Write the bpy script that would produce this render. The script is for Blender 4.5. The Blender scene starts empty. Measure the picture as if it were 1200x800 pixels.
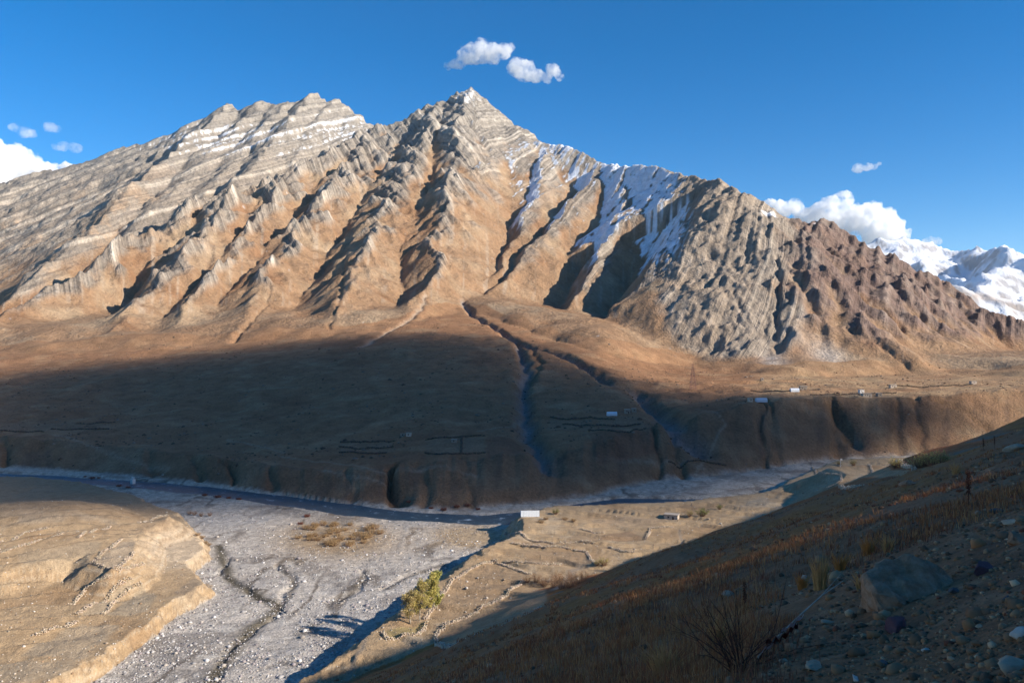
import bpy, bmesh, math, random
import numpy as np
from mathutils import Vector, Matrix, Euler

# ------------------------------------------------------------------ camera, light, sky
SC = bpy.context.scene
COL = SC.collection
F = 933.0                      # focal length in photograph pixels (28 mm on 36 mm, 1200 px wide)
cam_d = bpy.data.cameras.new('camera')
cam_d.lens = 28.0; cam_d.sensor_width = 36.0; cam_d.sensor_fit = 'HORIZONTAL'
cam_d.clip_start = 0.1; cam_d.clip_end = 60000
cam = bpy.data.objects.new('camera', cam_d); COL.objects.link(cam)
cam.location = (0, 0, 0); cam.rotation_euler = (math.radians(90), 0, 0)
SC.camera = cam

SUN_AZ = math.radians(68)      # from straight behind the camera, towards the right
SUN_EL = math.radians(25)
SV = np.array([math.sin(SUN_AZ)*math.cos(SUN_EL), -math.cos(SUN_AZ)*math.cos(SUN_EL), math.sin(SUN_EL)])
sun_d = bpy.data.lights.new('sun', 'SUN')
sun_d.energy = 4.9; sun_d.angle = math.radians(0.53); sun_d.color = (1.0, 0.92, 0.81)
sun = bpy.data.objects.new('sun', sun_d); COL.objects.link(sun)
sun.rotation_euler = Vector(SV).to_track_quat('Z', 'Y').to_euler()
sun.location = (0, 0, 500)

W = bpy.data.worlds.new('World'); SC.world = W; W.use_nodes = True
wn = W.node_tree; wn.nodes.clear()
sky = wn.nodes.new('ShaderNodeTexSky'); sky.sky_type = 'NISHITA'; sky.sun_disc = False
sky.sun_elevation = SUN_EL
sky.sun_rotation = math.atan2(SV[0], SV[1])
sky.altitude = 2600; sky.air_density = 1.0; sky.dust_density = 1.3; sky.ozone_density = 3.0
bg = wn.nodes.new('ShaderNodeBackground'); bg.inputs['Strength'].default_value = 0.10
wo = wn.nodes.new('ShaderNodeOutputWorld')
hs_ = wn.nodes.new('ShaderNodeHueSaturation'); hs_.inputs['Saturation'].default_value = 1.39
wn.links.new(sky.outputs[0], hs_.inputs['Color']); wn.links.new(hs_.outputs[0], bg.inputs['Color']); wn.links.new(bg.outputs[0], wo.inputs['Surface'])
SC.view_settings.view_transform = 'Standard'; SC.view_settings.look = 'None'
SC.view_settings.exposure = 0.80; SC.view_settings.gamma = 1.0
SC.view_settings.use_curve_mapping = False
SC.cycles.max_bounces = 30; SC.cycles.diffuse_bounces = 2; SC.cycles.volume_bounces = 28
SC.cycles.transparent_max_bounces = 16
SC.cycles.use_denoising = True

rng = np.random.default_rng(7)
random.seed(7)

# ------------------------------------------------------------------ numpy noise
def _hash(ix, iy, seed):
    h = (ix.astype(np.int64)*374761393 + iy.astype(np.int64)*668265263 + seed*1442695041) & 0xFFFFFFFF
    h = ((h ^ (h >> 13))*1274126177) & 0xFFFFFFFF
    h = (h ^ (h >> 16))
    return h
def noise(x, y, seed=0):
    """gradient noise, about -0.7..0.7"""
    x = np.asarray(x, np.float32); y = np.asarray(y, np.float32)
    x0 = np.floor(x); y0 = np.floor(y)
    fx = x-x0; fy = y-y0
    ux = fx*fx*fx*(fx*(fx*6-15)+10); uy = fy*fy*fy*(fy*(fy*6-15)+10)
    ix = x0.astype(np.int64); iy = y0.astype(np.int64)
    def g(dx, dy):
        a = _hash(ix+dx, iy+dy, seed).astype(np.float32)*np.float32(2*math.pi/4294967296.0)
        return np.cos(a)*(fx-dx)+np.sin(a)*(fy-dy)
    a = g(0, 0); b = g(1, 0); c = g(0, 1); d = g(1, 1)
    return (a+(b-a)*ux)*(1-uy)+(c+(d-c)*ux)*uy
def fbm(x, y, octs=4, seed=0, gain=0.5):
    s = 0; a = 1.0; f = 1.0
    for i in range(octs):
        s = s+a*noise(x*f+17.3*i, y*f-9.1*i, seed+i*13); a *= gain; f *= 2.03
    return s
def ridged(x, y, octs=4, seed=0, gain=0.5):
    s = 0; a = 1.0; f = 1.0
    for i in range(octs):
        s = s+a*(1-np.abs(noise(x*f+5.1*i, y*f+3.3*i, seed+i*7))*2.2); a *= gain; f *= 2.03
    return s
def sstep(a, b, x):
    t = np.clip((x-a)/(b-a), 0, 1); return t*t*(3-2*t)
def smax(a, b, k):
    h = np.clip(0.5+0.5*(a-b)/k, 0, 1); return b+(a-b)*h+k*h*(1-h)
def smin(a, b, k): return -smax(-a, -b, k)
def blur(a, n):
    for _ in range(n):
        a = np.pad(a, 1, mode='edge')
        a = (a[:-2, 1:-1]+a[2:, 1:-1]+2*a[1:-1, 1:-1])/4
        a = np.pad(a, 1, mode='edge')
        a = (a[1:-1, :-2]+a[1:-1, 2:]+2*a[1:-1, 1:-1])/4
    return a
def W3(px, py, d): return np.array([(px-600)/F*d, d, (400-py)/F*d])

def seg_dist(X, Y, pts):
    """distance to a plan polyline, interpolated height, signed side (+ = left of travel)"""
    best = np.full(X.shape, 1e9, np.float32); hz = np.zeros_like(best); sd = np.zeros_like(best)
    for a, b in zip(pts[:-1], pts[1:]):
        dx, dy = b[0]-a[0], b[1]-a[1]; L2 = dx*dx+dy*dy+1e-9
        t = np.clip(((X-a[0])*dx+(Y-a[1])*dy)/L2, 0, 1)
        ex = X-(a[0]+t*dx); ey = Y-(a[1]+t*dy)
        q = np.sqrt(ex*ex+ey*ey)
        m = q < best
        best = np.where(m, q, best); hz = np.where(m, a[2]+(b[2]-a[2])*t, hz)
        sd = np.where(m, dx*(Y-a[1])-dy*(X-a[0]), sd)
    return best, hz, np.sign(sd)
def in_poly(X, Y, poly):
    r = np.zeros(X.shape, bool); n = len(poly)
    for i in range(n):
        x1, y1 = poly[i][:2]; x2, y2 = poly[(i+1) % n][:2]
        c = ((y1 > Y) != (y2 > Y)) & (X < (x2-x1)*(Y-y1)/((y2-y1) if y2 != y1 else 1e-9)+x1)
        r ^= c
    return r
def poly_sd(X, Y, poly):
    """signed distance, + inside"""
    pts = [(p[0], p[1], 0) for p in poly]; pts.append(pts[0])
    d, _, _ = seg_dist(X, Y, pts)
    return np.where(in_poly(X, Y, poly), d, -d)
# ------------------------------------------------------------------ the big mountain as a 5 m height grid
GX0, GX1, GY0, GY1, GS = -2700.0, 2700.0, 950.0, 3500.0, 5.0
gx = np.arange(GX0, GX1+1, GS, dtype=np.float32); gy = np.arange(GY0, GY1+1, GS, dtype=np.float32)
MX, MY = np.meshgrid(gx, gy)

# valley side as profiles: foot of the river bank, lip of the terrace, fan, foot of the rock
P_px = np.array([-260, 0, 100, 200, 300, 400, 480, 540, 600, 650, 700, 760, 800, 850, 900, 950, 1000, 1060, 1120, 1200, 1460], float)
P_toe = np.array([540, 547, 553, 561, 574, 588, 594, 598, 592, 588, 580, 564, 560, 557, 548, 540, 537, 533, 530, 527, 520], float)
P_lip = np.array([495, 510, 518, 530, 545, 550, 545, 536, 534, 534, 512, 503, 492, 476, 468, 465, 465, 465, 461, 455, 445], float)
P_sc = np.array([.5, .5, .5, .5, .5, .5, .5, .42, .4, .4, .5, .55, .55, .6, .62, .62, .62, .62, .62, .62, .62])
P_fan = np.array([.14, .14, .14, .14, .15, .155, .155, .15, .15, .15, .14, .10, .06, .032, .028, .028, .026, .026, .026, .026, .03])
P_bas = np.array([405, 405, 403, 400, 392, 385, 372, 356, 372, 392, 405, 415, 425, 434, 438, 438, 438, 438, 438, 438, 438], float)
P_dt = 93300.0/(P_toe-400)
_sl = (400-P_lip)/F
P_dl = (P_sc*P_dt+100)/(P_sc-_sl); P_zl = _sl*P_dl
_sb = (400-P_bas)/F
P_db = (P_fan*P_dl-P_zl)/(P_fan-_sb); P_zb = _sb*P_db
_f = np.linspace(-260, 1460, 700)
def _sm(v):
    q = np.interp(_f, P_px, v)
    k = np.exp(-0.5*(np.arange(-24, 25)/9.0)**2); k /= k.sum()
    return np.convolve(np.pad(q, 24, mode='edge'), k, 'valid')
T_dt, T_dl, T_zl, T_db, T_zb, T_fan = [_sm(v) for v in (P_dt, P_dl, P_zl, P_db, P_zb, P_fan)]
def bench(t): return np.clip(t, 0, None)-70*(1-np.exp(-np.clip(t, 0, None)/70))
def col(tab, px): return np.interp(px, _f, tab).astype(np.float32)

RIDGES = [  # (left slope, right slope, points as (photo x, photo y, distance))
 (.72, .70, [(437,150,2650),(480,136,2720),(520,119,2780),(548,106,2800),(575,129,2760),(600,151,2700)]),
 (.62, .70, [(800,207,2030),(840,213,1850),(866,226,1740)]),
 (.60, .66, [(866,226,1740),(900,251,1750),(960,264,1800),(1030,291,1810),(1100,332,1800),(1150,363,1790),(1195,397,1770),(1260,432,1720),(1330,455,1650)]),
 (1.15, .78, [(437,150,2650),(400,168,2500),(337,198,2300),(277,222,2100),(230,238,1980),(167,276,1800),(110,306,1700),(50,342,1600),(0,374,1500),(-60,410,1420)]),
 (.58, .60, [(437,150,2650),(395,215,2300),(345,270,2000),(300,340,1720),(272,392,1500)]),
 (.58, .60, [(520,119,2780),(480,200,2350),(440,265,2050),(412,330,1780),(390,378,1640)]),
 (.66, .68, [(548,106,2800),(530,190,2400),(512,270,2050),(505,330,1800),(478,366,1640)]),
 (.76, .66, [(337,198,2300),(292,268,1950),(245,330,1720),(200,385,1580)]),
 (.84, .68, [(277,223,2100),(228,290,1820),(175,338,1660),(120,395,1530)]),
 (1.0, .72, [(640,168,2600),(632,225,2250),(590,300,1900),(556,347,1720)]),
 (1.1, .70, [(707,190,2430),(655,250,2100),(605,310,1820),(572,348,1690)]),
 (1.1, .80, [(747,198,2300),(733,250,2050),(700,307,1780),(663,364,1560)]),
 (1.1, .80, [(800,207,2030),(803,257,1800),(780,327,1600),(752,380,1410)]),
 (1.1, .50, [(820,220,1870),(815,273,1680),(800,320,1580),(772,392,1370)]),
 (.85, .75, [(905,252,1750),(930,330,1480),(958,395,1280)]),
 (.95, .7, [(960,264,1800),(980,330,1540),(995,378,1370)]),
 (.95, .7, [(1030,291,1810),(1050,350,1560),(1085,398,1390)]),
 (.95, .7, [(1100,332,1800),(1125,378,1600),(1150,410,1450)]),

 (.98, .75, [(600,151,2700),(625,167,2640),(660,169,2560),(700,187,2450),(735,197,2310),(770,194,2170),(800,207,2030)]),
]
BACK = (.62, .62, [(-190,285,3150),(-60,240,3150),(0,216,3150),(45,200,3150),(75,196,3150),(150,173,3150),(205,156,3150),(240,141,3150),(268,121,3150),(286,130,3150),(304,122,3150),(316,125,3150),(337,117,3150),(348,120,3150),(367,108,3150),(386,118,3150),(393,116,3150),(415,131,3150),(440,149,3180),(520,190,3200)])

PXg = MX/MY*F+600
fanz = col(T_zl, PXg)+col(T_fan, PXg)*bench(MY-col(T_dl, PXg))
def apron_z(px, y, wob=0):
    tb = y-col(T_db, px)+wob
    ln = np.interp(px, [-260, 0, 200, 320, 480, 540, 620, 700, 760, 850, 1000, 1200, 1400], [210, 210, 200, 170, 150, 260, 150, 140, 60, 25, 80, 80, 70])
    sp = np.interp(px, [-260, 0, 300, 480, 540, 600, 700, 800, 900, 1000, 1200], [.25, .26, .28, .30, .22, .30, .32, .36, .42, .42, .38])
    ta = np.clip(tb, 0, None)
    fz = col(T_zl, px)+col(T_fan, px)*bench(np.minimum(y, col(T_db, px))-col(T_dl, px))
    return fz+sp*ln*(1-np.exp(-ta/ln))+np.interp(px, [780, 860, 1000], [.05, .0, -.01])*np.minimum(ta, 900)
def apron_hit(px, py):
    ys = np.linspace(950, 2300, 1400); z = apron_z(np.full_like(ys, px), ys)
    j = np.argmax(z >= (400-py)/F*ys); return float(ys[j])
def wpts(p, foot=False):
    p = [tuple(q) for q in p]
    if foot:      # the lower end of a rib meets the apron
        d0, d1 = p[0][2], apron_hit(p[-1][0], p[-1][1]); y0, y1 = p[0][1], p[-1][1]
        p = [(a, b, d0+(d1-d0)*((b-y0)/(y1-y0))**.85) for a, b, c in p]
    return [tuple(W3(*q)) for q in p]
w1 = fbm(MX/170, MY/170, 3, 3)*26; w2 = fbm(MX/170+40, MY/170, 3, 5)*26
w1 += fbm(MX/38, MY/38, 2, 8)*7; w2 += fbm(MX/38, MY/38, 2, 9)*7
WX = MX+w1; WY = MY+w2
mount = np.full(MX.shape, -400, np.float32)
_d5, _, _s5 = seg_dist(WX, WY, wpts(RIDGES[13][2], True))
LEFT5 = np.where((_s5 < 0) & (WY < 1900), _d5, 0)
for n_, (kl, kr, pts) in enumerate(RIDGES):
    d, h, s = seg_dist(WX, WY, wpts(pts, 3 <= n_ < 14))
    # points run downhill towards the camera, so the right-hand side of travel is the photo's left
    k = np.where(s < 0, kl, kr)
    hh_ = h-k*d*(0.88+0.12*np.minimum(d/120, 1))
    if n_ in (1, 2): hh_ = hh_-LEFT5*.75
    mount = smax(mount, hh_, 5.0)
d, h, s = seg_dist(WX, WY, wpts(BACK[2]))
back = h-d*np.where(WY < 3150, .62, .9)
is_back = (back > mount)
# long secondary ribs that run down and to the photo's left
ac = MX*.80-MY*.60; al = MX*.60+MY*.80
ribn = (1-np.abs(noise(ac/105+w1/60, al/1000, 201))*2.6)+.55*(1-np.abs(noise(ac/52+w2/40, al/700, 203))*2.6)
rib2 = (np.clip(ribn, -.6, 1.6)-.55)*np.clip(.75+1.5*fbm(MX/330, MY/330, 2, 209), .15, 1.7)
apron = apron_z(PXg, MY, fbm(MX/120, MY/120, 2, 15)*60)
mm_ = np.maximum(mount, back)
rockw = sstep(0, np.interp(PXg, [740, 790, 915, 960], [55, 14, 14, 50]), mm_-apron)        # 1 on rock, 0 on apron/fan
mm_ = mm_+rib2*26*np.interp(PXg, [-200, 200, 450, 560, 700, 800, 880, 1000, 1200], [.5, .7, .5, .35, .18, .18, .25, .6, .6])*rockw*sstep(0, 140, np.maximum(mount, back)-apron)*np.where(is_back, .45, 1)
base = smax(mm_, apron, 14.0)

# directional erosion gullies that follow the slope
def erosion(X, Y, dx, dy):
    ix = np.floor(X); iy = np.floor(Y); fx = X-ix; fy = Y-iy
    ix = ix.astype(np.int64); iy = iy.astype(np.int64)
    va = np.zeros_like(X); vx = np.zeros_like(X); vy = np.zeros_like(X); wt = np.zeros_like(X)
    for i in (-1, 0, 1):
        for j in (-1, 0, 1):
            h1 = _hash(ix+i, iy+j, 11).astype(np.float32)/4294967296.0-.5
            h2 = _hash(ix+i, iy+j, 23).astype(np.float32)/4294967296.0-.5
            qx = fx-i-.5-h1*.9; qy = fy-j-.5-h2*.9
            w = np.exp(-(qx*qx+qy*qy)*2.2)
            m = (qx*dx+qy*dy)*6.2832
            va += np.cos(m)*w; sn = -np.sin(m)*w
            vx += sn*dx; vy += sn*dy; wt += w
    return va/wt, vx/wt, vy/wt
gb = blur(base, 6)
gyy, gxx = np.gradient(gb, GS)
ero = np.zeros_like(base); ex = np.zeros_like(base); ey = np.zeros_like(base)
sl = np.sqrt(gxx*gxx+gyy*gyy)+1e-4
amp = 1.0
for o, sc in enumerate((110.0, 62.0, 36.0, 21.0)):
    ggx = gxx/sl+ex*0.9; ggy = gyy/sl+ey*0.9
    n = np.sqrt(ggx*ggx+ggy*ggy)+1e-4
    v, dxx, dyy = erosion(MX/sc+o*13.7, MY/sc-o*7.1, ggy/n*1.25, -ggx/n*1.25)
    v = 1-2*np.sqrt(np.clip((1-v)*.5, 0, 1))+.15      # sharp crests, open hollows
    ero += amp*v*sc/110; ex += dxx*amp; ey += dyy*amp
    amp *= 0.80
rib_amp = np.interp(PXg, [-200, 300, 520, 570, 790, 815, 870, 910, 1200], [.8, .9, .75, .2, .2, .18, .2, .7, .75])*np.where(is_back, .28, 1)
steep = sstep(.25, .6, sl)
fin = (1-np.abs(noise(ac/30+w1/25, al/300, 205))*2.4)-.5
dem = base+ero*np.interp(PXg, [300, 560, 860, 920], [11, 13, 13, 17])*rib_amp*rockw*steep + ero*1.0*(1-rockw)*sstep(.1, .3, sl)+fin*np.interp(PXg, [540, 590, 780, 850], [6, 2.5, 2.5, 4])*rockw*steep*(1-.5*is_back)
# bare rock on crests and high up, soil in the hollows and low down
conv = blur(dem, 3)-blur(dem, 60)
rocky = np.clip(sstep(-.2, .8, (dem-np.interp(PXg, [0, 250, 540, 600, 760, 800, 900, 930, 1200], [150, 230, 400, 330, 260, -330, -330, -60, -160]))/300+conv/11+fbm(MX/90, MY/90, 3, 19)*.5), 0, 1)*rockw
rocky = np.maximum(rocky, is_back*rockw*sstep(60, 330, dem+conv*12))

# bedding: tilted strata cut as ledges
def strata(v, seed):
    i = noise(v, v*0+seed*3.7, seed); j = noise(v*2.6, v*0+9.1, seed+1); k = noise(v*6.1, v*0+2.2, seed+2)
    return i+0.6*j+0.35*k
BED_M = (.85, .33, .25); BED_R = (-.88, .30, .22); BED_B = (-.46, -.16, .87)
def bed(X, Y, Z, n): return X*n[0]+Y*n[1]+Z*n[2]
def strata3(X, Y, Zz, px, bm, fr=1.0):
    wv = fbm(X/260, Y/260, 2, 31)*22
    q = sstep(540, 600, px+fbm(X/150, Y/150, 2, 33)*30)
    a = strata((bed(X, Y, Zz, BED_M)+wv)*fr/44, 41)
    r = strata((bed(X, Y, Zz, BED_R)+wv)*fr/44, 43)
    b = strata((bed(X, Y, Zz, BED_B)+wv*.8)*fr/40, 47)
    return (a*(1-q)+r*q)*(1-bm)+b*bm
def bed_coord(X, Y, Zz, px, bm):
    wv = fbm(X/260, Y/260, 2, 31)*22
    q = px+fbm(X/150, Y/150, 2, 33)*30 > 565
    return np.where(bm > .5, bed(X, Y, Zz, BED_B)+wv*.8, np.where(q, bed(X, Y, Zz, BED_R)+wv, bed(X, Y, Zz, BED_M)+wv))
bmask = blur(is_back.astype(np.float32), 2)
hi = sstep(-20, 240, dem)
sd_ = strata3(MX, MY, dem, PXg, bmask)
dome = np.exp(-(((PXg-838)/55)**2))*sstep(1150, 1250, MY)*(1-sstep(2000, 2100, MY))
dem += np.clip(sd_*3.2, -1, 1)*rocky*(6.5*hi+3.0)*np.interp(PXg, [560, 610, 780, 840], [1, .35, .35, .8])*(1-.6*dome)
rough = ridged(MX/30, MY/30, 3, 61)-0.9
crag = ridged(MX/70+w1/80, MY/70, 4, 63, .55)-1.1
redz = sstep(900, 940, PXg)
dem += rough*rocky*(2.8+5.0*dome+1.5*redz)+crag*rocky*(3.5*dome+7*redz)
dem += fbm(MX/60, MY/60, 4, 66)*1.8*(1-rockw)+(ridged(MX/80, MY/140, 3, 67)-1.1)*2.0*(1-rockw)

def gsample(A, X, Y):
    u = np.clip((X-GX0)/GS, 0, A.shape[1]-1.001); v = np.clip((Y-GY0)/GS, 0, A.shape[0]-1.001)
    i = u.astype(np.int32); j = v.astype(np.int32); fu = u-i; fv = v-j
    return (A[j, i]*(1-fu)+A[j, i+1]*fu)*(1-fv)+(A[j+1, i]*(1-fu)+A[j+1, i+1]*fu)*fv
DEM_FANDIFF = dem-fanz

# ------------------------------------------------------------------ valley, terraces and near hill
def Gp(px, py, z):
    d = z*F/(400-py); return ((px-600)/F*d, d)
LEFT_TOE = [Gp(*p) for p in [(60,830,-100),(120,790,-100),(160,765,-100),(215,722,-100),(252,696,-100),(232,682,-100),(226,672,-100),(246,655,-100),(240,638,-100),(222,618,-100),(205,606,-100),(150,586,-100),(100,572,-100),(40,566,-100),(-40,564,-100),(-300,560,-100),(-300,830,-100)]]
MID_TOE = [Gp(*p) for p in [(300,830,-100),(372,790,-100),(430,748,-100),(462,722,-100),(492,700,-100),(520,676,-100),(545,660,-100),(574,648,-100),(590,634,-100),(586,622,-100),(606,613,-100),(640,606,-100),(700,604,-100),(790,600,-100),(850,593,-100),(885,588,-100),(915,572,-100),(950,556,-100),(975,548,-100),(1100,545,-100),(1500,545,-100),(1500,800,-100)]]
UPPER = [Gp(*p) for p in [(98,650,-86.5),(112,661,-86.5),(136,666,-86.5),(157,648,-86.5),(160,634,-86.5),(170,620,-86.5),(192,612,-86.5),(196,606,-86.5),(150,610,-86.5),(80,624,-86.5),(20,634,-86.5),(-60,650,-86.5),(0,668,-86.5)]]
WEDGE = [Gp(*p) for p in [(1000,574,-78),(984,566,-78),(992,556,-78),(972,548,-78),(1000,545,-78),(1100,544,-78),(1500,540,-78),(1500,590,-78),(1010,582,-78)]]
RIVER = [Gp(*p) for p in [(-260,552,-100.6),(-60,554,-100.6),(60,560,-100.6),(150,566,-100.6),(230,573,-100.6),(330,585,-100.6),(420,598,-100.6),(490,605,-100.6),(560,609,-100.6),(620,606,-100.6),(690,596,-100.6),(740,589,-100.6),(800,589,-100.6),(870,587,-100.6),(930,578,-100.6),(1000,562,-100.6),(1060,550,-100.6),(1200,540,-100.6),(1400,532,-100.6)]]
RIVW = [12, 12, 12, 12, 13, 14, 14, 13, 14, 17, 19, 18, 15, 13, 11, 11, 11, 11, 11]
def riverdist(X, Y):
    d, w, _ = seg_dist(X+fbm(X/40, Y/40, 2, 91)*6, Y, [(p[0], p[1], w) for p, w in zip(RIVER, RIVW)])
    return d-w
def hill_raw(X, Y):
    z = -1.75+.368*X-.339*Y
    z = z+fbm(X/120, Y/120, 3, 71)*7*sstep(20, 120, np.hypot(X, Y))
    z = z+fbm(X/22, Y/22, 3, 73)*1.3*sstep(6, 40, np.hypot(X, Y))
    return z
def valley(X, Y):
    """z of everything up to the mountain foot, plus masks"""
    px = X/np.maximum(Y, 40)*F+600
    bedn = fbm(X/30, Y/30, 4, 81)
    bed_ = -100+bedn*0.9+ridged(X/9, Y/9, 2, 83)*.25
    rd = riverdist(X, Y)
    bed_ = bed_-2.6*(1-sstep(-6, 3, rd))
    # far bank and fan
    dt, dl, zl, fs = col(T_dt, px), col(T_dl, px), col(T_zl, px), col(T_fan, px)
    t = np.clip((Y-dt)/(dl-dt), -1, 1)
    gul = fbm(px/38, Y/400, 4, 85)                 # small ravines down the bank
    sc = -100+(zl+100)*np.clip(t, 0, 1)
    fan = zl+fs*bench(Y-dl)
    far = np.where(Y < dl, sc, fan)
    edge = np.exp(-((Y-dl)/np.where(Y > dl, 14, .6*(dl-dt)+4))**2)
    far = far+edge*(gul*np.interp(px, [0, 450, 700, 900, 1200], [5.0, 5.0, 8.0, 5.0, 3.0])-1.0)*sstep(0, .3, t)+fbm(X/90, Y/90, 4, 87)*4.5*sstep(dl, dl+250, Y)+fbm(X/25, Y/25, 4, 88)*1.9*sstep(.2, 1, t)+(ridged(X/55, Y/90, 3, 89)-1.1)*1.8*sstep(dl-5, dl+160, Y)
    z = np.where(t > 0, np.maximum(far, bed_), bed_)
    # left terrace
    sdl = poly_sd(X+fbm(X/25, Y/25, 3, 92)*4, Y+fbm(X/25, Y/25, 3, 93)*4, LEFT_TOE)
    c1 = Gp(20, 600, -80); c2 = Gp(178, 632, -88)
    rill = ridged(X/7, Y/7, 3, 191)-1.0
    hl = 5.2*np.clip((sdl+rill*1.1+fbm(X/5, Y/5, 2, 213)*1.4)/3.6, 0, 1)+2.5*sstep(5, 60, sdl)
    hl = hl+13*np.exp(-(((X-c1[0]+10)/75)**2+((Y-c1[1]-15)/48)**2))*sstep(0, 40, sdl)
    sd2 = poly_sd(X+fbm(X/14, Y/14, 3, 192)*2.5, Y+fbm(X/14, Y/14, 3, 193)*2.5, UPPER)
    up_ = 14.5+np.minimum(sd2, 0)*.74+np.clip(sd2, 0, 30)*.04+rill*.5*sstep(2, -4, sd2)
    hl = np.maximum(hl, np.where(sdl > 0, up_, -5))
    hl = hl+fbm(X/45, Y/45, 3, 94)*1.6*sstep(0, 20, sdl)+fbm(X/9, Y/9, 3, 194)*.4*sstep(0, 6, sdl)+(ridged(X/3.5, Y/4.5, 2, 199)-.8)*.16*sstep(0, 5, sdl)
    # cultivated steps
    stp = (X*.55-Y*.83+fbm(X/60, Y/60, 2, 195)*14)/13
    hl = hl+(np.floor(stp)+sstep(.86, 1.0, stp-np.floor(stp))-stp)*2.1*sstep(14, 26, sdl)*sstep(470, 430, Y)
    zl_ = -100+hl
    # mid terraces
    sdm = poly_sd(X+fbm(X/22, Y/22, 3, 95)*3, Y+fbm(X/22, Y/22, 3, 96)*3, MID_TOE)
    rl2 = ridged(X/6, Y/6, 3, 196)-1.0
    hm = 8.8*np.clip((sdm+rl2*1.2+fbm(X/5, Y/5, 2, 215)*1.2)/11.5, 0, 1)+fbm(X/35, Y/35, 3, 97)*.9*sstep(4, 20, sdm)+fbm(X/7, Y/7, 3, 197)*.3*sstep(8, 14, sdm)+(ridged(X/3.2, Y/4.2, 2, 207)-.8)*.14*sstep(2, 8, sdm)
    st2 = (X*.35+Y*.94+fbm(X/40, Y/40, 2, 198)*12)/17
    hm = hm+(np.floor(st2)+sstep(.88, 1.0, st2-np.floor(st2))-st2)*1.6*sstep(14, 22, sdm)
    hm = np.where(sdm > 0, hm, -6)
    sdw = poly_sd(X+fbm(X/22, Y/22, 3, 95)*2.5, Y+fbm(X/22, Y/22, 3, 96)*2.5, WEDGE)
    wg = 22.0+np.minimum(sdw, 0)*.52+fbm(X/12, Y/30, 2, 98)*.5+rl2*.5*sstep(0, -6, sdw)
    hm = np.maximum(hm, np.where(wg > .2, wg, -6))
    zm = -100+hm
    lm = sdl > 0; mm = (sdm > 0) | (zm > z+.3)
    z = np.where(lm, np.maximum(z, zl_), z)
    z = np.where(mm, np.maximum(z, zm), z)
    # near hill
    zh = hill_raw(X, Y)
    hm_ = zh > z-1.0
    z2 = smax(z, zh, 2.5); z = np.where(Y < 620, z2, z)
    hillm = (zh > z-1.2) & (Y < 620)
    return z, dict(px=px, rd=rd, t=t, dl=dl, dt=dt, left=lm, sdl=sdl, mid=mm & ~hillm, sdm=sdm, sdw=sdw, hill=hillm, gul=gul)

# mesh rows/columns: fine sampling of the one height surface
cols_px = np.arange(-160, 1361, 1.45)
rows = []
y = 185.0
while y < 3420:
    rows.append(y)
    if y < 1150: y += min(max(y*y/93300.0*1.0, .5), 3.6)
    elif y < 3000: y += 4.3
    else: y += 8
rows = np.array(rows, np.float32)
PXm, Ym = np.meshgrid(cols_px.astype(np.float32), rows)
Xm = (PXm-600)/F*Ym
nv = int((rows < 1250).sum())
Z = np.empty_like(Xm)
zv, MASK = valley(Xm[:nv], Ym[:nv])
Z[:nv] = zv
fade = sstep(1000, 1250, Ym)
zd = gsample(dem, Xm, Ym)
FANZ = col(T_zl, PXm)+col(T_fan, PXm)*(Ym-col(T_dl, PXm))
near_fan = sstep(col(T_db, PXm)-260, col(T_db, PXm)-60, Ym)       # blend valley->dem just below the foot
Z[nv:] = zd[nv:]
nf = np.where(Ym[:nv] > 960, np.maximum(near_fan[:nv], sstep(1150, 1240, Ym[:nv])), 0)
Z[:nv] = Z[:nv]*(1-nf)+zd[:nv]*nf
ROCK = np.where(Ym > 955, gsample(rockw, Xm, Ym), 0)
ROCKY = np.where(Ym > 955, gsample(rocky, Xm, Ym), 0)
BACKM = np.where(Ym > 955, gsample(bmask, Xm, Ym), 0)
DOME = np.where(Ym > 955, gsample(dome, Xm, Ym), 0)
EROS = np.where(Ym > 955, gsample(ero, Xm, Ym), 0)
far_m = Ym > 1100
Z += np.where(far_m, ROCKY*((ridged(Xm/16, Ym/16, 2, 101)-.7)*2.2*(1-.5*BACKM)+fbm(Xm/9, Ym/9, 2, 103)*1.2), 0)

STR = np.where(Ym > 955, strata3(Xm, Ym, Z, PXm, BACKM), 0)
STR2 = np.where(Ym > 955, strata3(Xm, Ym, Z, PXm, BACKM, 3.1), 0)
# main ravines carved into the fan (photo x, photo y)
ELEV = None
def build_hit():
    global ELEV
    ELEV = np.maximum.accumulate(Z/Ym, axis=0)
build_hit()
def hit(px, py):
    """first point of the ground along the photo's line of sight"""
    c = int(np.clip(round((px-cols_px[0])/1.45), 0, len(cols_px)-1))
    tgt = (400-py)/F
    j = int(np.searchsorted(ELEV[:, c], tgt)); j = min(max(j, 1), len(rows)-1)
    return np.array([(px-600)/F*rows[j], rows[j], Z[j, c]])
def carve(pts, width, depth):
    """cut a stream channel whose centre line is given in photo points"""
    w = [hit(*p) for p in pts]
    ys = [p[1] for p in w]; xs = [p[0] for p in w]
    r0 = np.searchsorted(rows, min(ys)-120); r1 = np.searchsorted(rows, max(ys)+120)
    X = Xm[r0:r1]; Y = Ym[r0:r1]
    dd, wz, _ = seg_dist(X+fbm(X/30, Y/30, 2, 111)*7, Y, [(a, b, i/(len(xs)-1)) for i, (a, b) in enumerate(zip(xs, ys))])
    wdt = width*(0.75+.5*wz)
    cut = depth*np.exp(-(dd/wdt)**2)*(1+.3*fbm(X/40, Y/40, 2, 112))
    Z[r0:r1] -= cut
    return r0, r1, dd, wdt
R0 = {}
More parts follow.
